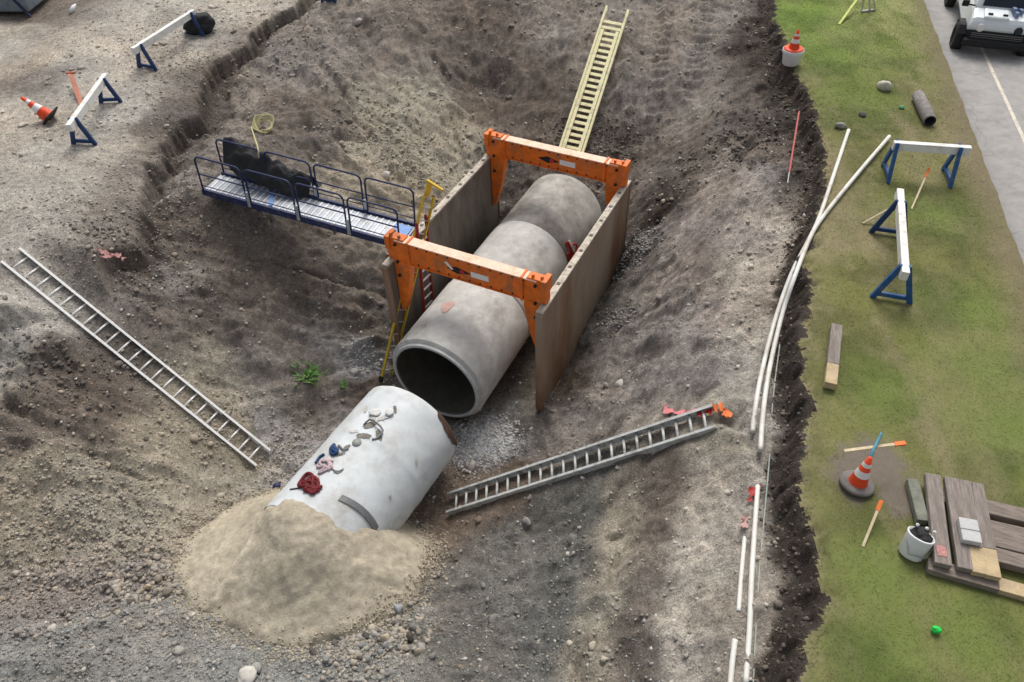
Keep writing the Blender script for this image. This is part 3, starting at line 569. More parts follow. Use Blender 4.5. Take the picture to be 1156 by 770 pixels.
m_blade = attr_mat('grass_blade', pebble=False, bump=0, var=.1)
tag(raw_mesh('grass', vv, np.arange(3*n), 3, m_blade, np.repeat(gc, 3, 0), smooth=False), 'short mown grass of the lawn between the excavation and the paved path', 'grass', kind='stuff')

# ================================================================== materials for things
m_orange = mat('orange_paint', (.74, .165, .018), .5, var=.22, scale=5, bump=.12, dirt=(.26, .14, .07), dirt_amt=.42)
m_orange_pale = mat('sunlit_orange_top', (.86, .58, .44), .6, var=.15, scale=8, bump=.1, dirt=(.68, .33, .16), dirt_amt=.3)  # sun on the orange flange put into the base colour as a paler tone
m_steel_r = mat('panel_steel', (.23, .13, .075), .75, var=.3, scale=1.7, bump=.25, stretch=(1, 1, .22), dirt=(.32, .27, .21), dirt_amt=.6)
m_steel_i = mat('panel_steel_muddy', (.155, .135, .11), .85, var=.35, scale=3, bump=.3, stretch=(1, 1, .3), dirt=(.25, .225, .19), dirt_amt=.5)
m_edge = mat('worn_steel_edge', (.52, .46, .38), .6, var=.3, scale=12, bump=.2, dirt=(.2, .16, .12), dirt_amt=.5)
m_conc = mat('concrete', (.47, .46, .435), .85, var=.22, scale=2.8, bump=.2, bscale=50, dirt=(.26, .24, .21), dirt_amt=.36)
m_conc_m = mat('muddy_concrete', (.38, .365, .335), .85, var=.3, scale=2.2, bump=.25, bscale=50, dirt=(.16, .14, .115), dirt_amt=.6)
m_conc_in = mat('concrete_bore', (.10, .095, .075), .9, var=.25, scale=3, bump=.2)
m_conc_end = mat('concrete_rim', (.52, .55, .56), .8, var=.12, scale=6, bump=.15)
m_white_pipe = mat('white_membrane', (.60, .63, .64), .6, var=.10, scale=2.2, bump=.3, bscale=5, dirt=(.40, .385, .35), dirt_amt=.45)
m_alu = mat('aluminium', (.82, .81, .79), .45, metal=.1, var=.12, scale=20, bump=.05)
m_grey_al = mat('dull_grey_metal', (.52, .53, .51), .55, metal=.05, var=.2, scale=12, bump=.05, dirt=(.23, .2, .17), dirt_amt=.4)
m_fibre = mat('pale_yellow_fibreglass', (.80, .74, .44), .55, var=.12, scale=10, bump=.05, dirt=(.42, .38, .27), dirt_amt=.35)
m_yellow = mat('yellow_paint', (.62, .44, .04), .5, var=.15, scale=10, bump=.05, dirt=(.35, .27, .1), dirt_amt=.3)
m_red = mat('red_paint', (.30, .045, .04), .5, var=.25, scale=10, bump=.05)
m_navy = mat('navy_paint', (.02, .03, .095), .5, var=.25, scale=10, bump=.05, dirt=(.12, .11, .10), dirt_amt=.3)
m_blue = mat('blue_plastic', (.025, .10, .27), .5, var=.25, scale=8, bump=.05, dirt=(.14, .16, .20), dirt_amt=.35)
m_blue_dark = mat('dark_blue_plastic', (.016, .045, .13), .5, var=.2, scale=8, bump=.05)
m_board = mat('white_board', (.76, .75, .72), .6, var=.08, scale=9, bump=.08, dirt=(.48, .44, .37), dirt_amt=.38)
m_deck = mat('galvanised_deck', (.42, .45, .50), .45, metal=.3, var=.2, scale=8, bump=.1, dirt=(.30, .29, .27), dirt_amt=.4)
m_deckblue = mat('light_blue_plate', (.20, .36, .70), .5, var=.15, scale=8, bump=.05)
m_black = mat('black_rubber', (.018, .018, .02), .7, var=.3, scale=10, bump=.3, bscale=12)
m_cone = mat('cone_orange', (.78, .075, .02), .5, var=.15, scale=14, bump=.05, dirt=(.42, .16, .09), dirt_amt=.3)
m_cone_w = mat('cone_band', (.78, .76, .74), .4, var=.06, scale=14, bump=.03)
m_pvc = mat('white_pvc', (.72, .71, .66), .5, var=.09, scale=3, bump=.03, dirt=(.42, .37, .30), dirt_amt=.4)
_q = at(1052, 537, .2)-at(1064, 639, .2); _az = math.atan2(_q[0], _q[1])
m_wood = mat('weathered_timber', (.25, .215, .19), .9, var=.45, scale=3, bump=.5, bscale=9, stretch=(9, 1, 5), rotz=_az, dirt=(.17, .145, .125), dirt_amt=.45)
_q = at(1172, 674, .05)-at(1046, 638, .05); _az2 = math.atan2(_q[0], _q[1])
m_wood_x = mat('weathered_timber_crosswise', (.23, .19, .16), .9, var=.45, scale=3, bump=.5, bscale=9, stretch=(9, 1, 5), rotz=_az2, dirt=(.15, .125, .105), dirt_amt=.45)
m_woodf = mat('fresh_timber', (.48, .37, .22), .8, var=.25, scale=6, bump=.3, dirt=(.3, .25, .18), dirt_amt=.35)
m_woodg = mat('grey_green_timber', (.19, .20, .16), .9, var=.35, scale=6, bump=.4, dirt=(.26, .26, .22), dirt_amt=.4)
m_lath = mat('pine_lath', (.60, .50, .33), .8, var=.2, scale=12, bump=.1)
m_rib_o = mat('orange_ribbon', (.75, .18, .04), .6, var=.15, scale=12, bump=.05)
m_rib_r = mat('red_ribbon', (.42, .035, .03), .5, var=.2, scale=12, bump=.1)
m_rib_p = mat('pink_netting', (.62, .20, .21), .6, var=.25, scale=12, bump=.1)
m_rib_b = mat('blue_ribbon', (.10, .30, .38), .6, var=.15, scale=12, bump=.05)
m_white = mat('white_plastic', (.74, .75, .76), .35, var=.05, scale=6, bump=.03)
m_carw = mat('vehicle_white', (.70, .75, .77), .3, var=.04, scale=4, bump=0, coat=.4)
m_glass = mat('dark_glass', (.02, .03, .04), .12, var=.1, scale=4, bump=0)
m_rust = mat('rusty_plywood', (.10, .06, .04), .9, var=.4, scale=9, bump=.3)
m_block = mat('pale_block', (.50, .50, .49), .8, var=.1, scale=20, bump=.2)
m_leaf = mat('weed_leaf', (.12, .24, .06), .7, var=.3, scale=10, bump=.1)
m_rope = mat('yellow_rope', (.55, .50, .27), .8, var=.3, scale=30, bump=.5, bscale=90)
m_green = mat('green_plastic', (.02, .55, .08), .5, var=.1, scale=10, bump=.05)
m_stain = mat('steel_strap', (.20, .20, .20), .5, metal=.4, var=.2, scale=14, bump=.1)

# ================================================================== TRENCH BOX
def trench_box():
    root = thing('trench_box', bx(BLEN/2, BWID/2, -4.2), 'steel trench shield with rusty side panels and two orange arched spreaders', 'trench box')
    T = .11
    for w0, sgn, mt, lab in ((0, 1, m_steel_r, None), (BWID, -1, m_steel_i, None)):
        mb = MB(); c = bx(BLEN/2, w0-sgn*0.0, (BTOP+BBOT)/2)
        c = c-BL*sgn*(-T/2); mb.box(c, BU, BL, Z, BLEN, T, BTOP-BBOT-.02)
        p = mb.build('side_panel', mt, root, bevel=.012)
        mb = MB()
        mb.box(bx(BLEN/2, w0+sgn*T/2, BTOP+.022), BU, BL, Z, BLEN+.04, T+.05, .06); mb.build('top_rail', m_edge, p, bevel=.01)
        mb = MB()
        for s in (-.035, BLEN+.035): MB().box(bx(s, w0+sgn*T/2, (BTOP+BBOT)/2+.03), BU, BL, Z, .065, T+.04, BTOP-BBOT-.08).build('end_post', m_steel_r, p, bevel=.01)
        mb = MB()       # knife edge at the bottom
        pts = [bx(0, w0-sgn*.03, BBOT+.02), bx(0, w0+sgn*(T+.03), BBOT+.02), bx(0, w0+sgn*T*.5, BBOT-.18)]
        mb.prism(pts, BU*BLEN); mb.build('cutting_edge', m_steel_i, p)
        mb = MB()
        for s in np.arange(.35, BLEN-.2, .62): MB().box(bx(s, w0+sgn*T/2, BTOP+.060), BU, BL, Z, .07, .07, .018).build('lifting_lug', m_steel_i, p)
    for s in (.34, BLEN-.25):
        zt, zb = BTOP+.60, (BTOP+.06 if s < 1 else BTOP+.12)      # beam top and underside
        a, b = -.02, BWID+.02
        sp_ = MB()
        sp_.box(bx(s, (a+b)/2, (zt+zb)/2), BU, BL, Z, .20, b-a-.66, zt-zb-.002)
        beam = sp_.build('spreader_beam', m_orange, root, bevel=.012)
        fl = MB(); fl.box(bx(s, (a+b)/2, zt+.012), BU, BL, Z, .26, b-a-.5, .028); fl.build('top_flange', m_orange_pale, beam, bevel=.006)
        fl = MB(); fl.box(bx(s, (a+b)/2, zb-.012), BU, BL, Z, .26, b-a-.64, .026); fl.build('bottom_flange', m_orange, beam, bevel=.005)
        bo = MB()
        for q in np.linspace(a+.55, b-.55, 12):
            for zz in (zt-.05, zb+.04): MB().lathe(bx(s-.10, q, zz), -BU, [(0, .02), (.015, .02), (.02, .0)], 8).build('bolt', m_black, beam)
        # marks on the face: dark spindle emblem and white plate
        f0 = s-.104
        mid = (a+b)/2-.05
        e = MB(); P = [bx(f0, mid+.48, zb+.22), bx(f0, mid+.22, zb+.31), bx(f0, mid-.12, zb+.22), bx(f0, mid+.22, zb+.13)]; e.prism(P, -BU*.006); e.build('emblem', m_black, beam)
        e = MB(); P = [bx(f0-.008, mid+.17, zb+.22), bx(f0-.008, mid+.10, zb+.29), bx(f0-.008, mid+.02, zb+.22), bx(f0-.008, mid+.10, zb+.15)]; e.prism(P, -BU*.006); e.build('emblem', m_rib_r, beam)
        e = MB(); e.box(bx(f0-.004, mid-.33, zb+.23), BU, BL, Z, .008, .42, .14); e.build('label_plate', m_cone_w, beam)
        if s < 1:
            e = MB(); P = [bx(f0-.004, mid+.52, zb+.36), bx(f0-.004, mid+.44, zb+.38), bx(f0-.004, mid+.30, zb+.22), bx(f0-.004, mid+.36, zb+.2)]; e.prism(P, -BU*.006); e.build('sticker', m_cone_w, beam)
        for w0, sgn in ((T+.02, 1), (BWID-T-.02, -1)):
            pm = MB()
            prof = [(-.10, zt+.06), (.32, zt+.06), (.36, zt-.02), (.40, zb+.02), (.40, BTOP-.15), (.27, BTOP-.85), (.10, BTOP-1.42), (.0, BTOP-1.5), (.0, BTOP+.07), (-.12, BTOP+.07)]
            pm.prism([bx(s-.11, w0+sgn*u, z) for u, z in prof], BU*.22); leg = pm.build('spreader_leg', m_orange, root, bevel=.012)
            cb = MB(); cb.box(bx(s, w0+sgn*.43, (zt+zb)/2), BU, BL, Z, .30, .05, zt-zb+.10); cb.build('clamp_plate', m_orange, leg, bevel=.008); MB().box(bx(s, w0-sgn*.07, zt-.08), BU, BL, Z, .32, .12, .34).build('clamp_plate', m_orange, leg, bevel=.008)
            pn = MB()
            for zz in (zt-.09, zb-.02, BTOP-.35):
                MB().lathe(bx(s-.11, w0+sgn*.12, zz), -BU, [(0, .035), (.05, .035), (.055, 0)], 10).build('pin', m_black, leg)
            MB().box(bx(s-.05, w0+sgn*.0, zt+.10), BU, BL, Z, .06, .05, .10).build('keeper', m_orange, leg); MB().box(bx(s-.05, w0+sgn*.2, zt+.09), BU, BL, Z, .05, .05, .08).build('keeper', m_orange, leg)
trench_box()

# ================================================================== PIPES
def ring_pipe(name, p0, ax, L, R, r, label, mats, seg=72, bell=True):
    root = thing(name, p0+ax*L/2-Z*R, label, 'pipe')
    mb = MB(); e = .012
    mb.lathe(p0, ax, ([(.0, R-.09), (.10, R-.085), (.105, R-.01), (.13, R), (L-.03, R), (L, R-.02)] if 'mouth' in label else [(.0, R-.05), (.02, R-.012), (.05, R), (L-.03, R), (L, R-.02)]), seg); mb.build('pipe_wall', mats[0], root)
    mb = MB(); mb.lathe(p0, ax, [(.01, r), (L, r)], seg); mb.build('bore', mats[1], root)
    mb = MB(); mb.lathe(p0, ax, [(.04, r-.001), (.0, r+.012), (-.006, R-.10), (.004, R-.088)], seg); mb.build('end_rim', mats[2], root)
    return root
q = at(491, 432, PIPE_Z); PP0 = np.array([q[0], q[1], PIPE_Z]); PA = BU
LN = (2.44, 2.44, 2.44); s = 0
labs = ['grey concrete pipe with an open dark mouth, nearest section under the near spreader', 'middle grey concrete pipe section between the two orange spreaders', 'farthest grey concrete pipe section running into the bank under the far spreader']
for L, lb in zip(LN, labs):
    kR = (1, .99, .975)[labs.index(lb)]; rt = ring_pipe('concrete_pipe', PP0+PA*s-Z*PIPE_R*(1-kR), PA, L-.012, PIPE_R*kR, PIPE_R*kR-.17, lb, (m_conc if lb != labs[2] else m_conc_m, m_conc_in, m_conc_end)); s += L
    if L == LN[0] and lb == labs[0]:
        fade = mat('faded_pink_paint', (.50, .33, .29), .9, var=.15, scale=8, bump=.1); mb = MB()
        pr = [(.72+.30*math.sin(k*math.pi/10), PIPE_R+.003) for k in range(2)]
        pts = []
        for i in range(14):
            t = 2*math.pi*i/14; rr = .2+.04*math.sin(3*t+1); ang = math.radians(104)+rr*.75*math.cos(t)/PIPE_R; al = 1.25+rr*math.sin(t)
            a = unit(np.cross(PA, Z)); c = np.cross(a, PA); pts.append(PP0+PA*al+(PIPE_R+.008)*(a*math.cos(ang)+c*math.sin(ang)))
        a = unit(np.cross(PA, Z)); c = np.cross(a, PA); ang = math.radians(104); ctr_ = PP0+PA*1.25+(PIPE_R+.012)*(a*math.cos(ang)+c*math.sin(ang))
        b = len(mb.v); mb.v += [tuple(ctr_)]+[tuple(p+(p-ctr_)*0+np.array([0, 0, .004])) for p in pts]
        for i in range(14): mb.f.append((b, b+1+i, b+1+(i+1) % 14)); mb.sm.append(True)
        mb.build('paint_mark', fade, rt)
def on_grey(al, deg, r): t = math.radians(deg); a = unit(np.cross(PA, Z)); c = np.cross(a, PA); return PP0+PA*al+r*.97*(a*math.cos(t)+c*math.sin(t))
st_red = thing('strap', on_grey(5.1, 12, PIPE_R), 'red lifting strap hanging down the right flank of the farther grey pipe', 'strap')
rs_ = np.random.RandomState(5); pts_ = [on_grey(5.12+.16*rs_.normal()*.8, 16+10*rs_.normal(), PIPE_R+.03+.05*rs_.rand()) for _ in range(12)]+[on_grey(5.0, 2, PIPE_R+.04)]
# bore ends in darkness: earth plug far down the line
mb = MB(); mb.lathe(PP0+PA*(s-.3)-Z*PIPE_R*.08, PA, [(0, PIPE_R*.92-.17), (.02, 0)], 40); mb.build('earth_plug', m_steel_i, rt)

WR = 1.12; WZ = -4.2+WR
WA = np.array([math.sin(math.radians(30)), math.cos(math.radians(30)), 0.0])
q = at(465, 478, WZ); W0 = np.array([q[0], q[1], WZ])            # centre of the end that faces the grey pipe
wa = unit(np.cross(WA, Z)); wc = np.cross(wa, WA)
def wp(al, deg, r=WR): t = math.radians(deg); return W0-WA*al+r*(wa*math.cos(t)+wc*math.sin(t))    # al: metres from that end, 90 = top, 0 = right flank
wroot = thing('white_pipe', W0-WA*1.6-Z*WR, 'white wrapped pipe section whose near end disappears into the sand pile', 'pipe')
mb = MB(); n_, m_ = 72, 60; b0 = 0; WLEN = 3.3
for i in range(m_+1):
    al = WLEN*i/m_
    for k in range(n_):
        deg = 360*k/n_; rr = WR-.05*math.exp(-al/.035)+.012*math.exp(-((al-1.35)/.06)**2)+.009*float(vnoise(np.array(al*2.5), np.array(deg/22.), 400))+.005*float(vnoise(np.array(al*7), np.array(deg/9.), 401))
        mb.v.append(tuple(wp(al, deg, rr)))
for i in range(m_):
    for k in range(n_): mb.f.append((i*n_+k, i*n_+(k+1) % n_, (i+1)*n_+(k+1) % n_, (i+1)*n_+k)); mb.sm.append(True)
mb.build('membrane_wrap', m_white_pipe, wroot)
mb = MB(); mb.lathe(W0, -WA, [(.0, WR-.05), (.01, WR-.25), (.03, WR-.26), (.6, WR-.27)], 60); mb.build('end_rim', m_rust, wroot)
mb = MB(); mb.lathe(W0-WA*.25, -WA, [(0, WR-.26), (.01, 0)], 40); mb.build('end_board', m_rust, wroot)
def wpatch(name, pts, m, h=.006, t=.012):      # a patch lying on the pipe, pts in (metres, degrees)
    mb = MB(); top = [wp(a, d, WR+h+t) for a, d in pts]; bot = [wp(a, d, WR+h-.03) for a, d in pts]; n = len(pts); b = len(mb.v)
    mb.v += [tuple(p) for p in top+bot]; mb.f.append(tuple(range(n))); mb.sm.append(False)
    for i in range(n): j = (i+1) % n; mb.f.append((i, j, n+j, n+i)); mb.sm.append(False)
    return mb.build(name, m, wroot)
# torn wrap showing brown ply at the right of the end
mb = MB(); n = 24
for i in range(n+1):
    g = 48-52*i/n; wdt = .02+.17*math.sin(math.pi*min(1, i/n*1.02))**.5+.03*float(vnoise(np.array(i*.6), np.array(.5), 7))
    for k in range(5): mb.v.append(tuple(wp(-.012+wdt*k/4, g, WR+.014-(.05 if k == 0 else 0))))
for i in range(n):
    for k in range(4): q = i*5+k; mb.f.append((q, q+1, q+6, q+5)); mb.sm.append(True)
mb.build('bare_patch', m_rust, wroot)
# curved steel strap
def pix_on_pipe(px, py):      # hit of a sight line with the white pipe
    z = np.linspace(-1.8, -3.6, 500); P = np.array([at(px, py, a) for a in z]); rel = P-W0; al = rel@(-WA); perp = rel+al[:, None]*WA[None]; rd = np.linalg.norm(perp, axis=1)
    k = np.argmax(rd < WR); p = perp[k]; return float(al[k]), math.degrees(math.atan2(p@wc, p@wa))
a0, g0 = pix_on_pipe(384, 562); a1, g1 = pix_on_pipe(424, 597)
mb = MB(); n = 16; R_ = WR+.035
for i in range(n+1):
    t = i/n; al = a0+(a1-a0)*t-.05*math.sin(math.pi*t); g = g0+(g1-g0)*t
    for da, r2 in ((-.06, WR-.01), (-.06, R_), (.06, R_), (.06, WR-.01)): mb.v.append(tuple(wp(al+da, g, r2)))
for i in range(n):
    for k in range(4): mb.f.append((i*4+k, i*4+(k+1) % 4, (i+1)*4+(k+1) % 4, (i+1)*4+k)); mb.sm.append(False)
mb.f += [(0, 1, 2, 3), (n*4+3, n*4+2, n*4+1, n*4)]; mb.sm += [False, False]
mb.build('steel_band', m_stain, wroot)
a, g = pix_on_pipe(403, 500)
mb = MB(); mb.lathe(wp(a, g, WR-.01), unit(wp(a, g, 2)-wp(a, g, 1)), [(0, .09), (.03, .09), (.035, .0)], 20); mb.build('lifting_plug', mat('grey_plug', (.26, .27, .25), .8), wroot)
# bracket frame (grey, skewed square)
pts = [wp(*pix_on_pipe(px, py), WR+h_) for px, py, h_ in [(411, 481, .02), (418, 476, .06), (426, 481, .10), (432, 488, .07), (427, 495, .03), (420, 497, .02)]]
mb = MB(); mb.tube(smooth_pts(pts, 2), .022, 6); fr = thing('lifting_bracket', pts[0], 'bent grey lifting bracket lying on top of the white pipe', 'bracket'); mb.build('frame', m_stain, fr)
# lumps of white mortar
for px, py, s_, lb in ((424, 467, .10, 'white mortar lump on the white pipe above the grey frame, left one'), (440, 467, .11, 'white mortar lump on the white pipe nearest the grey pipe mouth')):
    p = wp(*pix_on_pipe(px, py), WR+.0); o = rock(p, s_, 'white', lb, name='mortar_lump', flat=.45, tint=(.62, .62, .6))
m_smear = mat('mud_smear', (.20, .185, .16), .95, var=.4, scale=12, bump=.4)
m_smear_l = mat('mortar_smear', (.50, .48, .45), .95, var=.25, scale=12, bump=.4)
rs2 = np.random.RandomState(21)
for px, py, r_, mm_ in ((418,480,.13,m_smear),(428,492,.10,m_smear),(411,493,.11,m_smear),(421,470,.10,m_smear_l),(433,472,.09,m_smear_l),(446,462,.06,m_smear),(400,488,.07,m_smear_l),(392,505,.07,m_smear),(384,513,.06,m_smear),(372,519,.08,m_smear_l),(364,527,.07,m_smear),(381,533,.06,m_smear),(358,538,.06,m_smear_l),(413,462,.07,m_smear_l),(470,520,.05,m_smear_l),(440,560,.05,m_smear_l)):
    a, g = pix_on_pipe(px, py); st_ = rs2.uniform(1.3, 2.2); rot = rs2.uniform(0, 3.1)
    pp = []
    for k in range(18):
        t = 2*math.pi*k/18; q = r_*(.55+.45*rs2.rand()); u0 = q*math.cos(t)*st_; v0 = q*math.sin(t)*.7; u1 = u0*math.cos(rot)-v0*math.sin(rot); v1 = u0*math.sin(rot)+v0*math.cos(rot); pp.append((a+u1, g+math.degrees(v1/WR)))
    mb = MB(); b = 0; mb.v = [tuple(wp(a, g, WR+.026))]+[tuple(wp(x_, y_, WR+.020)) for x_, y_ in pp]
    for k in range(18): mb.f.append((0, 1+k, 1+(k+1) % 18)); mb.sm.append(True)
    mb.build('smear', mm_, wroot)
# ratchet strap: red coil with a blue hook lead
def squiggle(cpx, cpy, r, n, z=.03, sq=.6, sd=1):
    rs = np.random.RandomState(sd); out = []
    for i in range(n):
        t = i*.9; px = cpx+r*(math.cos(t)+.45*rs.normal()); py = cpy+r*sq*(math.sin(t)+.45*rs.normal()); out.append(wp(*pix_on_pipe(px, py), WR+z+.03*rs.rand()))
    return out
st = thing('ratchet_strap', wp(*pix_on_pipe(351, 549), WR), 'coiled dark red ratchet strap on the white pipe at the edge of the sand', 'strap')
MB().tube(smooth_pts(squiggle(351, 549, 7, 34, .03, .85, 3)), .032, 7).build('coil', mat('dark_red_webbing', (.13, .012, .016), .7, var=.3), st)
pts = [wp(*pix_on_pipe(px, py), WR+.015) for px, py in [(346, 551), (336, 552), (328, 553)]]; MB().tube(pts, .012, 6).build('strap_tail', m_black, st)
st = thing('chain_sling', wp(*pix_on_pipe(375, 515), WR), 'tangled dark blue and pink lifting sling between the grey plug and the red coil', 'sling')
pts = [wp(*pix_on_pipe(px, py), WR+.03) for px, py in [(394, 507), (388, 509), (383, 504), (380, 511)]]; MB().tube(smooth_pts(pts), .018, 6).build('chain', m_stain, st)
MB().tube(smooth_pts(squiggle(378, 509, 3.2, 12, .03, 1, 5)), .032, 7).build('shackle', m_blue_dark, st)
MB().tube(smooth_pts([wp(*pix_on_pipe(px, py), WR+.03) for px, py in [(367, 514), (362, 517), (359, 521), (357, 524)]]), .026, 6).build('hook', m_blue_dark, st)
MB().tube(smooth_pts(squiggle(369, 526, 7, 16, .02, .7, 8)), .028, 6).build('webbing', mat('pink_white_webbing', (.50, .38, .40), .8, var=.4), st)
pts = [wp(*pix_on_pipe(px, py), WR+.02) for px, py in [(366, 532), (374, 530), (381, 533), (388, 530)]]; MB().tube(smooth_pts(pts), .012, 6).build('hook', m_stain, st)
p = on(314, 552, .08); MB().lathe(p-np.array([.08, 0, .05]), (.9, .3, .2), [(0, 0), (.0, .07), (.06, .09), (.14, .08), (.17, 0)], 14).tube([p+np.array([.05, 0, .03]), p+np.array([.14, .05, .1]), p+np.array([.2, .0, .02])], .02, 6)
mbx = MB(); mbx.lathe(p-np.array([.08, 0, .05]), (.9, .3, .2), [(0, 0), (.0, .07), (.06, .09), (.14, .08), (.17, 0)], 14); o = mbx.build('tool_drum', m_navy); tag(o, 'small navy drum lying against the left flank of the white pipe', 'drum')

MB().tube(smooth_pts(pts_), .028, 6).build('webbing', m_rib_r, st_red); MB().tube(smooth_pts([p+np.array([.03, .02, .05]) for p in pts_[:3]]), .03, 6).build('hook', m_cone_w, st_red)
# ================================================================== LADDERS
def ladder(name, p0, p1, side, width, nr, m, label, rail=(.03, .09), rung_r=.017, first=.5, feet=True, rmat=None, flat_rung=False, wide=.035):
    p0 = np.array(p0, float); p1 = np.array(p1, float); d = unit(p1-p0); L = np.linalg.norm(p1-p0)
    side = np.array(side, float); side = unit(side-d*(side@d)); nrm = np.cross(d, side)
    if nrm[2] < 0: nrm = -nrm
    root = thing(name, p0, label, 'ladder')
    for sg in (-1, 1):
        c = side*sg*width/2
        mb = MB(); mb.box((p0+p1)/2+c, d, side, nrm, L, .008, rail[1])
        for zz in (-1, 1): mb.box((p0+p1)/2+c-side*sg*.011+nrm*zz*(rail[1]/2-.005), d, side, nrm, L-.004, rail[0], .009)
        r_ = mb.build('rail', m, root)
        if feet:
            fm = MB(); fm.box(p0+c+d*.02-side*sg*.002, d, side, nrm, .14, .05, rail[1]+.03); fm.build('foot', m_black, r_)
    for i in range(nr):
        c = p0+d*(first+(L-2*first)*i/(nr-1))
        mb = MB()
        if flat_rung: mb.box(c, side, d, nrm, width-.02, wide, .028)
        else: mb.tube([c-side*(width/2-.012), c+side*(width/2-.012)], rung_r, 8)
        mb.build('rung', rmat or m, root)
    return root, d, side, nrm
top = at(12, 289, -.12); bot = hit(298, 521); bot[2] += .1
ladder('ladder', bot, top, at(20,283,-.12)-at(3,292,-.12)+Z*.0, .46, 22, m_alu, 'long white aluminium ladder leaning down the left bank of the pit', first=.22, rail=(.05, .17), feet=False, rung_r=.022)
top = hit(806, 478)+Z*.16; bot = hit(507, 572)+Z*.10
ladder('ladder', bot, top, (.25, .9, .25), .44, 22, m_grey_al, 'dull grey ladder lying on the right slope below the pink netting', first=.2, rail=(.05, .16), feet=False, rung_r=.026)
# far ladder: extension ladder, two sections side by side
top = at(697, 10, .15); bot = at(640, 185, -2.35)
rt, d, sd_, nm = ladder('extension_ladder', bot, top, (1, -.15, 0), .70, 22, m_fibre, 'pale yellow fibreglass extension ladder on the slope behind the far orange spreader', first=.55, rail=(.07, .12), flat_rung=True, wide=.10)
for sg in (-1, 1):
    MB().box((bot+top)/2-d*.3+sd_*sg*.235+nm*.05, d, sd_, nm, np.linalg.norm(top-bot)-1.2, .10, .05).build('fly_rail', m_fibre, rt)
# yellow ladder in the near left corner of the box, with a folded gate bracket on top
top = at(484, 222, -.25); bot = at(436, 428, -4.1)
rt, d, sd_, nm = ladder('ladder', bot, top, -BL*.3+BU, .34, 14, m_yellow, 'yellow ladder standing steeply in the near left corner of the trench box', first=.25, rail=(.03, .07), rmat=m_grey_al)
mb = MB(); mb.prism([top+np.array([-.12, 0, .0]), top+np.array([.02, 0, .42]), top+np.array([.12, 0, .34]), top+np.array([.02, .0, .0])], (0, .04, 0)); mb.bar(top+np.array([.0, .02, .42]), top+np.array([.34, -.1, .22]), .06, .05); mb.build('top_bracket', m_yellow, rt)
# red ladder hanging at the inner face of the left panel
top = bx(1.30, BWID-.26, -.62); bot = bx(.95, BWID-.32, -4.1)
rt, d, sd_, nm = ladder('access_ladder', bot, top, BU, .42, 12, m_red, 'dark red access ladder hung inside the left panel by the end of the gangway', first=.3, rail=(.035, .07), rmat=m_cone_w, flat_rung=True)

# ================================================================== GANGWAY
def gangway():
    a = at(229, 216, -.62); b = at(447, 276, -1.0)           # front bottom edge
    a2 = at(258, 190, -.62); d = unit(b-a); L = np.linalg.norm(b-a)+.15
    side = a2-a; side = unit(np.cross(Z, d)); side = side if side[1] > 0 else -side
    up = unit(np.cross(d, side)); up = up if up[2] > 0 else -up; W = .78
    root = thing('gangway', a-Z*.1, 'navy handrailed gangway with grey deck from the left bank to the trench box', 'gangway')
    P = lambda s, w, h: a+d*s+side*w+up*h
    mb = MB(); mb.box(P(L/2, W/2, .0), d, side, up, L, W-.1, .05); dk = mb.build('deck', m_deck, root, bevel=.004)
    mb = MB()
    for s in np.arange(.12, L-.05, .16): mb.box(P(s, W/2, .032), d, side, up, .03, W-.12, .014)
    mb.build('tread_bar', m_alu, dk)
    for w in (0, W):
        mb = MB(); mb.box(P(L/2, w, .0), d, side, up, L, .07, .17); mb.build('side_beam', m_navy, root, bevel=.006)
    mb = MB(); mb.box(P(L*.315, W/2, .047), unit(d+side*.5), unit(side-d*.5), up, .10, W*.85, .012); mb.box(P(L-.25, W/2-.02, .047), d, side, up, .42, W-.2, .012); mb.build('blue_plate', m_deckblue, dk)
    npan = 4; pl = L/npan
    for w, off in ((-.02, 0), (W+.02, 0)):
        for i in range(npan):
            s0 = i*pl+.05; s1 = (i+1)*pl-.05; H = 1.0; rc = .14; pts = [P(s0, w, .0), P(s0, w, H-rc)]
            for k in range(1, 5): t = math.pi/2*k/4; pts.append(P(s0+rc-rc*math.cos(t), w, H-rc+rc*math.sin(t)))
            for k in range(0, 5): t = math.pi/2*k/4; pts.append(P(s1-rc+rc*math.sin(t), w, H-rc+rc*math.cos(t)))
            pts += [P(s1, w, .0)]
            mb = MB(); mb.tube(pts, .022, 8); mb.tube([P(s0, w, .52), P(s1, w, .52)], .017, 8); mb.tube([P(s0, w, .2), P(s1, w, .2)], .012, 8); mb.build('handrail', m_navy, root)
            if 0 < i:
                mb = MB(); mb.box(P(i*pl, w-.012, .16), d, side, up, .085, .02, .42); mb.build('joint_plate', m_deck, root)
    return P, W, L, up
GP, GW, GL, gup = gangway()
# black tarpaulin over the back rail
def blob_mesh(name, c, rx, ry, rz, m, label, cat, seed=1, amp=.28, ang=0):
    v, f = ico(4); a = fbm(v[:, 0]*1.2+seed*3, v[:, 1]*1.2+v[:, 2]*2, .8, 4, 500+seed)[:, None]; vv = v*(1+amp*a)*np.array([rx, ry, rz])
    c_, s_ = math.cos(ang), math.sin(ang); vv = vv@np.array([[c_, -s_, 0], [s_, c_, 0], [0, 0, 1]]).T
    o = raw_mesh(name, vv, f, 3, m); o.location = V(c); tag(o, label, cat); return o
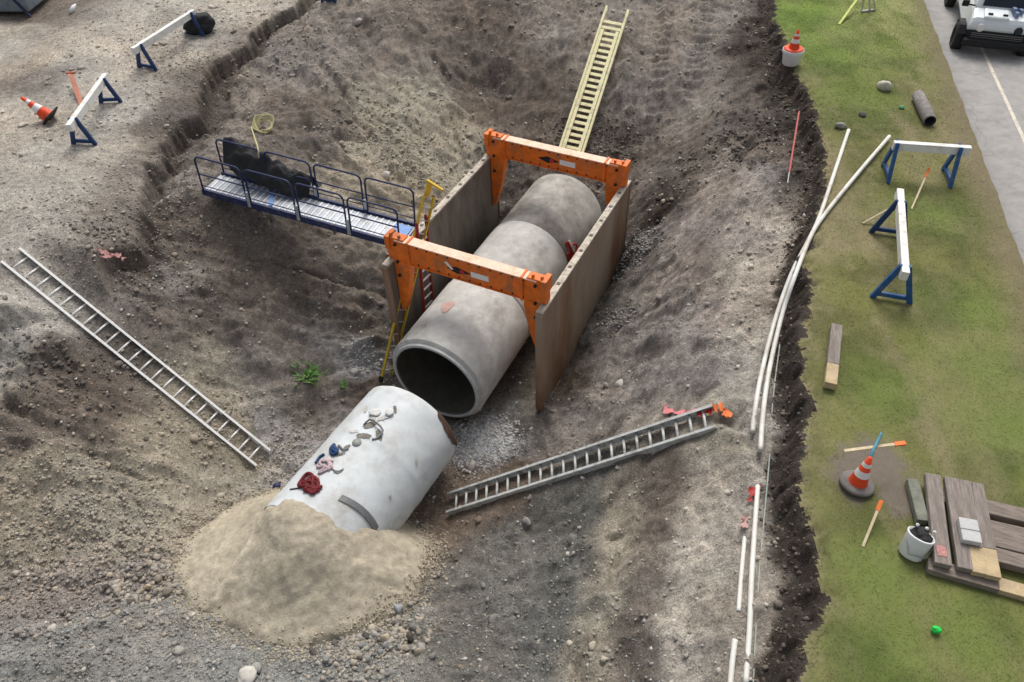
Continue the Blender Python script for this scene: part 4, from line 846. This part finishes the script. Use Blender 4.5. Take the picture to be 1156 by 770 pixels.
# draped sheet: wavy strip hanging either side of the rail
mb = MB(); ns, nw = 44, 26
for i in range(ns+1):
    s_ = .25+2.25*i/ns; env = min(1, i/6, (ns-i)/10)
    for k in range(nw+1):
        t = k/nw*2-1; ii = np.array(i*.28); kk = np.array(k*.3)
        rough = float(fbm(ii, kk, 1.3, 3, 610)); w = GW+.18+t*(.30+.22*env)+.05*rough; h = 1.02*(1-.5*i/ns)-abs(t+.1)**1.5*.62*(1 if t < 0 else 1.25)+.16*rough
        mb.v.append(tuple(GP(s_+.06*float(fbm(ii, kk, 1.5, 2, 640)), w, max(h, .1))))
for i in range(ns):
    for k in range(nw): q = i*(nw+1)+k; mb.f.append((q, q+1, q+nw+2, q+nw+1)); mb.sm.append(True)
tag(mb.build('tarpaulin', m_black), 'crumpled black tarpaulin draped over the rear handrail of the gangway', 'tarpaulin')
# rope coil and loose line
c = on(300, 149, .05); mb = MB()
for j in range(7):
    rr = .16+.02*j; pts = [c+np.array([rr*math.cos(t)+.02*math.sin(5*t+j), rr*math.sin(t)*.95, .02*j+.03*math.sin(3*t+j)+.12*math.sin(t)+.08]) for t in np.linspace(0, 2*math.pi, 24, endpoint=False)]
    mb.tube(pts, .014, 6, closed=True)
tag(mb.build('rope_coil', m_rope), 'coil of pale yellow rope on the bank behind the gangway', 'rope')
mb = MB(); a = on(285, 148, .1); mb.tube(smooth_pts([a, (a+GP(1.25, GW, 1.0))/2+Z*.02, GP(1.25, GW, 1.05), GP(1.28, GW-.08, .85)]), .018, 6)
tag(mb.build('rope', m_rope), 'short pale line hanging onto the gangway rail beside the rope coil', 'rope')

# ================================================================== SAWHORSE BARRICADES
def sawhorse(pa, pb, label, h=.85, legs=((.06, m_blue), (.94, m_blue)), spread=.32, board=(.08, .24), group='white board sawhorse barricades', lean=0):
    pa = np.array(pa, float); pb = np.array(pb, float); d = unit(np.array([pb[0]-pa[0], pb[1]-pa[1], 0])); sd_ = np.array([-d[1], d[0], 0])
    g0 = float(hz(pa[0], pa[1])); root = thing('sawhorse', (pa[0], pa[1], g0), label, 'sawhorse', group)
    mb = MB(); dd_ = unit(pb-pa); mb.box((pa+pb)/2, dd_, sd_, unit(np.cross(dd_, sd_)), np.linalg.norm(pb-pa), board[0]+.05, board[1]*.75); mb.build('board', m_board, root, bevel=.006)
    for t, mt in legs:
        p = pa+(pb-pa)*t; g = float(hz(p[0], p[1])); ap = p+Z*.09
        mb = MB()
        F1 = p+sd_*spread; F2 = p-sd_*spread; F1[2] = float(hz(F1[0], F1[1])); F2[2] = float(hz(F2[0], F2[1]))
        mb.bar(F1, ap+sd_*.05, .10, .07, d); mb.bar(F2, ap-sd_*.05, .10, .07, d)
        q1 = F1+(ap-F1)*.13; q2 = F2+(ap-F2)*.13; mb.bar(q1, q2, .085, .06, d)
        mb.build('leg_frame', mt, root, bevel=.008)
    return root, d, sd_
def P2(px, py, h): # picture point at height h over the lawn/soil there
    q = at(px, py, h)
    for _ in range(4): q = at(px, py, float(hz(q[0], q[1]))+h)
    return q
H = .72
HL = .60
sawhorse(P2(1015,217,H), P2(1021,312,H), 'white board sawhorse on the lawn pointing at the path, nearer of the two on grass', legs=((.17, m_blue_dark), (.93, m_blue)))
sawhorse(P2(1008,164,H), P2(1095,170,H), 'white board sawhorse set across the lawn near the path, farther one on grass', legs=((.04, m_blue), (.86, m_blue)), spread=.36)
sawhorse(P2(78,145,HL), P2(120,86,HL), 'white board sawhorse on the dirt beside the fallen orange cone', legs=((.12, m_blue_dark), (.88, m_blue_dark)), spread=.26)
sawhorse(P2(150,58,HL), P2(219,14,HL), 'white board sawhorse on the dirt whose far end is hidden by a black bag', legs=((.1, m_blue_dark), (.92, m_blue_dark)), spread=.28)
sawhorse(P2(362,-14,HL), P2(415,-45,HL), 'sawhorse at the top edge of the photo of which one navy foot shows', legs=((.1, m_blue_dark), (.9, m_blue_dark)), spread=.3)
blob_mesh('sandbag', on(227, 36, .22), .46, .36, .36, m_black, 'black bulky bag slumped against the far end of the upper sawhorse', 'bag', 4, .22, .3)

# ================================================================== CONES, BUCKETS
def cone(base, axis, H, R, label, bm=m_black, bands=True, square=True, extra=None):
    base = np.array(base, float); ax = unit(axis); root = thing('traffic_cone', base, label, 'traffic cone')
    u = unit(np.cross(ax, (0.3, 1, .1))); v_ = np.cross(ax, u)
    mb = MB()
    if square: mb.box(base+ax*.02, u, v_, ax, R*2.7, R*2.7, .04)
    else: mb.lathe(base, ax, [(0, 0), (0, R*1.75), (.035, R*1.8), (.06, R*1.5), (.06, 0)], 28)
    mb.build('base', bm, root, bevel=.01 if square else 0)
    f = lambda t: R*(1-t)+.03*t
    mb = MB(); mb.lathe(base+ax*.04, ax, [(0, f(0)), (H*.3, f(.3)), (H*.3+.001, f(.3)), (H, f(1)), (H+.01, .0)], 28); b = mb.build('body', m_cone, root)
    if bands:
        for t0, t1 in ((.34, .55), (.70, .82)):
            mb = MB(); mb.lathe(base+ax*.04, ax, [(H*t0, f(t0)+.004), (H*t1, f(t1)+.004)], 28); mb.build('reflective_band', m_cone_w, b)
    return root
# fallen cone on the dirt
p = on(59, 137, .10); cone(p, at(34, 117, .50)-p, .72, .18, 'fallen red orange traffic cone with black base on the dirt at left')
# cone on the lawn with round base
p = at(967, 547, .03); cone(p, (.10, .12, 1), .52, .14, 'red orange traffic cone standing in bare soil on the lawn', bm=mat('dusty_rubber', (.17, .155, .14), .9), square=False)
# cone upside on a white bucket
p = at(892, 72, .0)
bk = thing('bucket', p, 'white round barrel at the lawn edge carrying a small orange cone', 'bucket')
MB().lathe(p, Z, [(0, 0), (0, .20), (.02, .22), (.36, .27), (.40, .285), (.42, .28), (.42, .26), (.38, .25), (.38, 0)], 32).build('barrel', m_white, bk)
MB().lathe(p, Z, [(.33, .272), (.35, .29), (.37, .275)], 32).build('hoop', m_white, bk)
cone(p+Z*.39, (0, 0, 1), .50, .15, 'small orange and white cone standing on the white barrel', bm=m_cone, square=False)
# white jug bucket with dark content at the timber pile
p = at(1027, 626, .0); bk = thing('pail', p, 'white plastic pail full of black fittings beside the timber pile', 'pail')
ax_ = unit((.30, .35, 1)); MB().lathe(p, ax_, [(0, 0), (0, .145), (.02, .16), (.32, .175), (.34, .18), (.35, .165), (.28, .16), (.28, .0)], 32).build('pail_wall', m_white, bk)
blob = blob_mesh('fittings', (0, 0, 0), .135, .135, .09, m_black, None, None, 9, .5); blob.location = V(ax_*.31); blob.parent = bk
for dx, dy in ((.04, .02), (.12, -.04), (-.06, .08)):
    mb = MB(); c = p+ax_*.42+np.array([dx, dy, 0]); mb.lathe(c, Z, [(0, 0), (0, .02), (.02, .025), (.035, 0)], 10); mb.build('cap', m_white, bk)
MB().tube([p+ax_*.3+np.array([-.19, -.02, 0]), p+ax_*.2+np.array([-.17, -.16, 0]), p+ax_*.2+np.array([.02, -.23, 0]), p+ax_*.22+np.array([.18, -.1, 0])], .007, 6).build('handle', m_stain, bk)

# ================================================================== TIMBERS
def timber(p0, p1, w, h, m, label, name='timber_beam', fresh=0, group=None):
    p0 = np.array(p0, float); p1 = np.array(p1, float); root = thing(name, p0, label, 'timber', group)
    if fresh:
        q = p0+(p1-p0)*fresh; MB().bar(q, p1, w, h).build('beam', m, root, bevel=.012); d = unit(p1-p0); MB().bar(p0, q-d*.001, w-.003, h-.003).build('fresh_end', m_woodf, root, bevel=.01)
    else: MB().bar(p0, p1, w, h).build('beam', m, root, bevel=.012)
    return root
# top deck of four beams
zt = .22
A0 = at(1046, 536, zt); A1 = at(1064, 640, zt); B1 = at(1127, 655, zt); Bf = at(1107, 548, zt)
tops = [(1052,537,1064,639,.0),(1073,541,1089,644,0),(1088,544,1105,649,.26),(1101,547,1121,653,.28)]
lbs = ['weathered beam on top of the timber pile, nearest the pail, with a red tag', 'weathered top beam carrying the pale block on the timber pile', 'weathered top beam with tan near end, third from the pail', 'weathered top beam with the brightest yellow near end, farthest from the pail']
ws = [.22, .2, .19, .19]
for (x0, y0, x1, y1, fr), lb, w in zip(tops, lbs, ws): timber(at(x1, y1, zt-.05), at(x0, y0, zt-.05), w*.95, .10, m_wood, lb, fresh=fr, group='timbers of the pile on the lawn')
# under them, crosswise
timber(at(1172,674,.055), at(1046,638,.055), .2, .11, m_wood_x, 'crosswise timber at the front under the stacked beams, pale at its right end', fresh=.36, group='timbers of the pile on the lawn')
timber(at(1120,628,.08)+Z*.0, at(1175,642,.08), .22, .14, m_wood_x, 'dark crosswise plank right behind the pale front timber', group='timbers of the pile on the lawn')
timber(at(1112,603,.09), at(1175,618,.09), .42, .15, m_wood_x, 'broad dark crosswise plank in the middle of the right side of the pile', group='timbers of the pile on the lawn')
timber(at(1108,574,.09), at(1170,588,.09), .24, .15, m_wood_x, 'rear crosswise timber sticking out to the right of the pile', group='timbers of the pile on the lawn')
timber(at(1041,590,.08), at(1029,543,.08), .16, .12, m_woodg, 'short grey green timber sticking out left of the pile above the pail', group='timbers of the pile on the lawn')
timber(at(1050,560,.07), at(1100,568,.07), .2, .12, m_wood_x, 'hidden crosswise bearer under the far ends of the top beams', group='timbers of the pile on the lawn')
p = at(1094, 600, zt+.05); dd_ = unit(at(1092,588,zt)-at(1097,612,zt)); sdv = np.cross(Z, dd_)
bl = thing('block', p-Z*.05, 'pale concrete paver block lying on the timber pile', 'block')
MB().box(p, dd_, sdv, Z, .36, .24, .09).build('slab', m_block, bl, bevel=.01); MB().box(p+Z*.047, dd_, sdv, Z, .012, .235, .006).build('joint', m_stain, bl)
p = at(1063, 622, zt+.004); o = MB().box(p, dd_, sdv, Z, .16, .12, .006).build('tag_sheet', mat('faded_red_paper', (.45, .22, .2), .8, var=.4, scale=20)); tag(o, 'small faded red tag on the near end of the first top beam', 'tag')
# single timbers on the lawn
timber(at(937,436,.09), at(944,369,.09), .19, .15, m_wood, 'squared timber with a fresh tan end lying alone on the lawn', fresh=.32)
def log():
    a = at(1050,137,.13); b = at(1036,107,.13); root = thing('log', a-Z*.13, 'grey hollow log lying on the lawn beside the paved path', 'log'); d = unit(b-a); L = np.linalg.norm(b-a)
    MB().lathe(a, d, [(.02, .10), (0, .13), (.03, .145), (L*.5, .15), (L-.02, .14), (L, .12), (L, 0)], 18).build('bark', mat('grey_bark', (.24, .22, .205), .9, var=.35, scale=9, bump=.8), root)
    MB().lathe(a, d, [(.0, .128), (.02, .10), (.5, .09), (.51, 0)], 18).build('hollow', m_black, root)
log()

# ================================================================== CONDUITS
def drape(px, r=.03, lift=.0, hs=None):
    P = []
    for i, (x, y) in enumerate(px):
        q = at(x, y, 0)
        for _ in range(8): q = at(x, y, float(hz(q[0], q[1]))+r+lift)
        P.append(q)
    P = smooth_pts(P, 6)
    return P
def conduit(pts, r, label, m=m_pvc, lift=.0, name='conduit', cat='conduit', settle=True):
    P = drape(pts, r, lift)
    if settle:
        z = np.array([p[2] for p in P]); k = 7; zp = np.pad(z, k, mode='edge'); z2 = np.convolve(zp, np.ones(2*k+1)/(2*k+1), 'same')[k:-k]
        for p, a in zip(P, z2): p[2] = max(a, p[2]-.03)
    o = MB().tube(P, r, 12).build(name, m); tag(o, label, cat); return o
conduit([(958,147),(942,195),(925,245),(913,270),(893,310),(874,365),(860,420),(853,460),(849,490)], .042, 'white conduit on the left of the forked pair, straight tip on the lawn edge')
conduit([(1004,154),(968,196),(932,240),(914,270),(896,315),(880,365),(868,420),(862,465),(858,510)], .042, 'white conduit on the right of the forked pair, bending across the lawn', lift=.06)
conduit([(855,550),(852,600),(849,650),(846,710),(842,772)], .038, 'longest lower white conduit along the bench, starting at a red ribbon')
conduit([(842,592),(839,625),(836,660),(834,690)], .033, 'short white conduit left of the long lower one', lift=-.02)
conduit([(830,722),(827,745),(824,775)], .038, 'white conduit stub at the bottom edge of the photo', lift=-.01)
conduit([(880,390),(873,450),(868,520),(862,590),(857,650),(852,740),(850,775)], .012, 'thin grey green cable along the bench beside the conduits', m=mat('grey_cable', (.33, .37, .32), .6), name='cable', cat='cable')

# ================================================================== STAKES AND RIBBONS
def stake(p0, p1, label, tip=m_rib_o, w=.035, frac=.22, m=m_lath):
    p0 = np.array(p0, float); p1 = np.array(p1, float); root = thing('survey_stake', p0, label, 'stake')
    q = p0+(p1-p0)*(1-frac); MB().bar(p0, q, w, .018).build('lath', m, root); MB().bar(q+(p1-p0)*.002, p1, w*1.5, .03).build('coloured_tip', tip, root)
    return root
stake(at(974,617,.0), at(995,565,.25), 'orange tipped wooden stake leaning in the lawn between cone and pail')
stake(at(953,509,.5), at(1022,500,.55), 'horizontal wooden lath with an orange tip laid over the cone', w=.045, frac=.18)
p = at(984, 520, .5); rb = MB().tube(smooth_pts([at(981,524,.45), at(985,510,.57), at(990,500,.6), at(995,489,.66)]), .022, 6).build('ribbon', m_rib_b); tag(rb, 'blue green ribbon tied to the lath above the cone', 'ribbon')
stake(at(1029,236,.0), at(1049,190,.35), 'orange tipped stake leaning on the lawn right of the nearer sawhorse')
stake(at(974,252,.02), at(1012,231,.35), 'pale unpainted lath leaning on the far leg of the nearer sawhorse', tip=m_lath, w=.03)
stake(on(889,207,0), on(897,145,.45), 'dark red stake standing in the black soil by the lawn edge', tip=m_rib_r, frac=.85, m=m_stain, w=.024)
st_ = thing('marker_lath', on(92, 116, 0), 'faded orange marker leaning behind the lower left sawhorse', 'marker')
MB().bar(on(92, 118, 0), on(86, 97, .35), .12, .03).build('blade', mat('faded_orange', (.50, .20, .13), .7), st_); MB().bar(on(86, 97, .36)-np.array([.12, 0, 0]), on(86, 97, .36)+np.array([.14, 0, 0]), .05, .05).build('crosspiece', mat('faded_orange_dark', (.45, .16, .1), .7), st_)
def ribbon(px, w, m, label, name='ribbon', cat='ribbon', seed=1, lift=.04):
    rs = np.random.RandomState(seed); P = drape(px, .02, lift); mb = MB(); n = len(P)
    for i in range(n):
        d = unit(P[min(i+1, n-1)]-P[max(i-1, 0)]); s_ = unit(np.cross(d, Z)); ww = w*(.6+.5*math.sin(i*.9+seed)+.3*rs.rand())
        for k, t in enumerate((-1, -.3, .3, 1)): mb.v.append(tuple(P[i]+s_*ww*t*.5+Z*(.035*rs.rand()+.02*math.sin(i*1.7+k*2))))
    for i in range(n-1):
        for k in range(3): q = i*4+k; mb.f.append((q, q+1, q+5, q+4)); mb.sm.append(True)
    o = mb.build(name, m); tag(o, label, cat); return o
ribbon([(750,458),(755,465),(768,466),(778,466),(788,467),(797,465)], .16, m_rib_p, 'crumpled pink netting on the slope above the grey ladder', 'netting', 'netting', 3)
ribbon([(786,468),(795,466),(803,464),(810,461)], .14, m_rib_r, 'dark red middle piece of torn ribbon at the top of the grey ladder', seed=5, lift=.1)
ribbon([(806,462),(812,459),(818,464),(823,472)], .17, m_rib_o, 'bright orange flagging end beside the top of the grey ladder', seed=7, lift=.12)
ribbon([(856,548),(850,556),(846,566)], .13, m_rib_r, 'red ribbon lying at the start of the long lower conduit', seed=9)
ribbon([(840,583),(841,590),(839,596)], .10, mat('pinkish_tape', (.45, .28, .26), .8), 'pinkish tape around the tip of the short lower conduit', seed=12)
q = hit(125, 289); mbp = MB(); pts = [q+np.array([.28*math.cos(t)*(1+.2*math.sin(3*t)), .12*math.sin(t), 0]) for t in np.linspace(0, 2*math.pi, 20, endpoint=False)]
for px in [((110,282),(122,287),(132,289),(141,293)), ((114,291),(124,290),(137,289))]:
    o = ribbon(list(px), .10, mat('pink_spray', (.42, .22, .21), .9), 'faded pink spray mark on the dirt above the left ladder, one stroke', 'paint_mark', 'paint mark', 4, lift=.0); o['group'] = 'pink spray strokes above the left ladder'
o = blob_mesh('ball', at(1057, 711, .05), .06, .05, .05, m_green, 'bright green plastic cap on the lawn below the timber pile', 'cap', 3, .3)
o = blob_mesh('cap', at(1018, 121, .03), .07, .05, .04, mat('pale_green', (.15, .42, .2), .6), 'pale green scrap on the lawn left of the grey log', 'scrap', 6, .3)
p = on(474, 159, 0)
o = MB().lathe(on(80, 16, .06), (.3, .9, .35), [(0, 0), (0, .06), (.26, .065), (.31, .03), (.36, .03), (.36, 0)], 14).build('bottle', m_white); tag(o, 'white plastic bottle on the dirt at the top left', 'bottle')

# weeds
def weed(px, py, s_, label, n=26, seed=1):
    rs = np.random.RandomState(seed); p = hit(px, py); mb = MB()
    for i in range(n):
        a = rs.uniform(0, 6.28); L = s_*rs.uniform(.5, 1.1); o_ = p+np.array([rs.normal()*s_*.22, rs.normal()*s_*.22, 0]); t = np.array([math.cos(a)*.6, math.sin(a)*.6, .7]); sd_ = np.array([-math.sin(a), math.cos(a), 0])*.018
        m1 = o_+t*L*.55; m2 = o_+t*L+np.array([0, 0, -.18*L]); mb.face([o_-sd_*.5, o_+sd_*.5, m1+sd_*1.2, m1-sd_*1.2]); mb.face([m1-sd_*1.2, m1+sd_*1.2, m2])
    o = mb.build('weed', m_leaf); tag(o, label, 'weed')
weed(350, 428, .55, 'larger tuft of green weeds at the foot of the left bank', 60, 1); weed(388, 438, .26, 'small green weed just above the white pipe', 16, 2)
weed(336, 412, .22, 'thin green sprigs up slope from the larger tuft', 12, 3)

# top-of-frame bits on the lawn
p0 = at(947, 28, .0); p1 = at(970, -4, .35); o = MB().bar(p0, p1, .07, .05).build('barrier_rail', mat('lime_paint', (.50, .55, .12), .6)); tag(o, 'yellow green rail propped on the lawn at the top of the photo', 'rail')
st_ = thing('sign_stand', at(978, 12, 0), 'grey metal stand on the lawn at the top edge of the photo', 'stand')
for dx in (-5, 4, 10): MB().bar(at(978+dx, 14-abs(dx)*.3, .0), at(979+dx*.3, -22, 1.0), .04, .04).build('strut', m_grey_al, st_)
MB().bar(at(972, 13, .03), at(988, 11, .03), .05, .05).build('foot', m_grey_al, st_)
# grey-blue steel plate at the top left corner
st_ = thing('equipment_trailer', at(0, 5, 0), 'grey blue sheet metal corner of equipment in the top left corner of the photo', 'equipment')
a = at(-60, 16, .12); b = at(34, 15, .12); d = unit(b-a); s_ = np.cross(Z, d)
MB().box((a+b)/2+s_*.8+Z*.35, d, s_, Z, np.linalg.norm(b-a), 1.6, .62).build('housing', mat('grey_blue_sheet', (.16, .19, .22), .5, var=.3, scale=4), st_, bevel=.04)
MB().bar(b+Z*.0-d*.02+np.array([0, -.02, -.1]), b-d*.5+Z*.75+np.array([0, -.03, 0]), .07, .06).build('brace', m_navy, st_)

# ================================================================== VEHICLE
m_grey_blue = mat('grey_blue_plastic', (.16, .22, .33), .5, var=.2, scale=8, bump=.05)
def vehicle():
    c0 = at(1116, 68, 0.0); fw = -np.array([RD[0], RD[1], 0]); ang = math.radians(-6); fw = np.array([fw[0]*math.cos(ang)-fw[1]*math.sin(ang), fw[0]*math.sin(ang)+fw[1]*math.cos(ang), 0])
    rt_ = np.cross(fw, Z)      # vehicle's right... sideways axis
    c = c0-fw*.25; root = thing('work_truck', c, 'white compact work vehicle with black bumper and wheels on the paved path', 'truck')
    P = lambda f, s, z: c+fw*f*.88+rt_*s*.92+Z*z*.88
    W = 1.86
    def hull(name, prof, w0, w1, m, taper=.1, bev=.05, parent=root):   # side profile (f, z) extruded across, sides tucked in with height
        mb = MB(); zs = [q[1] for q in prof]; zl, zh = min(zs), max(zs); n = len(prof)
        for sg in (-1, 1):
            for f, z in prof: w = (w0+(w1-w0)*(z-zl)/(zh-zl))/2; mb.v.append(tuple(P(f, sg*w, z)))
        mb.f += [tuple(range(n))[::-1], tuple(range(n, 2*n))]; mb.sm += [False]*2
        for i in range(n): j = (i+1) % n; mb.f.append((i, j, n+j, n+i)); mb.sm.append(False)
        o = mb.build(name, m, parent, bevel=bev)
        return o
    body = hull('body', [(.0, .72), (.04, .92), (-.10, 1.10), (-.55, 1.22), (-.62, 1.22), (-5.0, 1.22), (-5.02, .60), (-4.6, .52), (-.9, .52), (-.3, .60)], W-.10, W-.34, m_carw, bev=.09)
    hull('cab', [(-.55, 1.21), (-1.0, 1.86), (-1.15, 1.92), (-2.5, 1.92), (-2.65, 1.21)], W-.36, W-.62, m_carw, bev=.06)
    mb = MB(); mb.face([P(-.59, -.56, 1.27), P(-.59, .56, 1.27), P(-.96, .48, 1.82), P(-.96, -.48, 1.82)]); o = mb.build('windscreen', m_glass, root); o.location = V(fw*.022+Z*.015)
    for q in (.25, -.2): MB().bar(P(-.60, q+.25, 1.30), P(-.66, q-.2, 1.38), .02, .02).build('wiper', m_black, root)
    for sg in (-1, 1):
        mb = MB(); mb.face([P(-.85, sg*(W/2-.215), 1.30), P(-1.12, sg*(W/2-.285), 1.78), P(-1.9, sg*(W/2-.285), 1.78), P(-1.9, sg*(W/2-.215), 1.30)]); o = mb.build('side_window', m_glass, root); o.location = V(rt_*sg*.014)
        mb = MB(); mb.bar(P(-.62, sg*(W/2-.2), 1.25), P(-.62, sg*(W/2+.03), 1.27), .05, .04); mb.box(P(-.62, sg*(W/2+.08), 1.30), rt_, fw, Z, .17, .08, .16); mb.build('mirror', m_black, root, bevel=.02)
        mb = MB(); mb.lathe(P(.02, sg*.50, .84), fw, [(-.03, .11), (.02, .10), (.03, .07), (.03, 0)], 18); mb.build('headlight', m_glass if sg < 0 else m_cone_w, body)
        for f in (-.46, -4.0):
            mb = MB(); mb.lathe(P(f, sg*(W/2-.16), .36), rt_*sg, [(0, .0), (0, .28), (.0, .34), (.03, .36), (.22, .36), (.25, .34), (.25, .22), (.2, .19), (.2, 0)], 28); wh = mb.build('wheel', m_black, root)
            mb = MB(); mb.lathe(P(f, sg*(W/2+.05), .36), rt_*sg, [(.0, .20), (.01, .18), (-.01, .06), (.01, .05), (.01, 0)], 20); mb.build('rim', m_stain, wh)
            mb = MB(); a_ = [P(f-.45, sg*(W/2-.10), .62), P(f-.28, sg*(W/2-.10), .78), P(f+.28, sg*(W/2-.10), .78), P(f+.44, sg*(W/2-.10), .58)]
            for p_, q_ in zip(a_[:-1], a_[1:]): mb.bar(p_, q_, .34, .05)
            mb.build('fender', m_black, body, bevel=.01)
    mb = MB(); mb.box(P(.10, 0, .42), rt_, fw, Z, W-.30, .20, .20); mb.build('bumper', m_black, root, bevel=.05)
    mb = MB(); mb.box(P(-.02, 0, .60), rt_, fw, Z, W-.42, .10, .26); gr = mb.build('grille', m_black, root, bevel=.02)
    for z in (.56, .62, .68): MB().box(P(.035, 0, z), rt_, fw, Z, W-.60, .02, .018).build('grille_bar', m_stain, gr)
    MB().box(P(-.28, .16, 1.16), unit(fw-Z*.25), rt_, unit(Z+fw*.25), .42, .62, .10).build('hood_bulge', m_carw, body, bevel=.06)
    for q in (-.05, .34): MB().box(P(-.17, q, 1.20), unit(fw-Z*.25), rt_, Z, .05, .12, .05).build('hood_latch', m_black, body, bevel=.01)
    for q, f, z in ((-.34, -.3, 1.22), (-.46, -.45, 1.26), (-.28, -.46, 1.28)): MB().box(P(f, q, z), unit(fw+rt_*q), unit(rt_-fw*q), Z, .16, .10, .12).build('fitting', m_grey_blue, body, bevel=.02)
    # roof rack with blue-grey gear
    mb = MB()
    for f in (-1.5, -2.2): mb.bar(P(f, -.5, 1.96), P(f, .5, 1.96), .04, .04)
    mb.build('roof_rack', m_black, root)
    return root
vehicle()

# ================================================================== LIGHT, SKY, CAMERA
SUN_EL, SUN_AZ = math.radians(54), math.radians(12)      # azimuth measured from +Y towards +X
w = bpy.data.worlds.new('World'); scene.world = w; w.use_nodes = True; nt = w.node_tree
sky = nt.nodes.new('ShaderNodeTexSky'); sky.sky_type = 'NISHITA'; sky.sun_disc = False; sky.sun_elevation = SUN_EL; sky.sun_rotation = SUN_AZ; sky.air_density = 1.0; sky.dust_density = 4; sky.ozone_density = .6
hs = nt.nodes.new('ShaderNodeHueSaturation'); hs.inputs['Saturation'].default_value = .35; nt.links.new(sky.outputs[0], hs.inputs['Color'])
bg = nt.nodes['Background']; nt.links.new(hs.outputs[0], bg.inputs['Color']); bg.inputs['Strength'].default_value = .15
ld = bpy.data.lights.new('sun', 'SUN'); ld.energy = 2.1; ld.angle = math.radians(26); ld.color = (1, .96, .90)
lo = bpy.data.objects.new('sun', ld); col.objects.link(lo)
dirv = Vector((math.sin(SUN_AZ)*math.cos(SUN_EL), math.cos(SUN_AZ)*math.cos(SUN_EL), math.sin(SUN_EL))); lo.rotation_euler = dirv.to_track_quat('Z', 'Y').to_euler(); lo.location = (0, 10, 20)
cd = bpy.data.cameras.new('camera'); co = bpy.data.objects.new('camera', cd); col.objects.link(co)
cd.sensor_width = 36; cd.sensor_fit = 'HORIZONTAL'; cd.lens = 36*F/1156; cd.clip_end = 2000
M = Matrix(((RR[0], UU[0], -_f[0]), (RR[1], UU[1], -_f[1]), (RR[2], UU[2], -_f[2])))
co.matrix_world = Matrix.Translation(V(CAM))@M.to_4x4()
scene.camera = co
scene.view_settings.view_transform = 'Standard'; scene.view_settings.look = 'None'; scene.view_settings.exposure = 0; scene.view_settings.gamma = 1
scene.cycles.max_bounces = 6
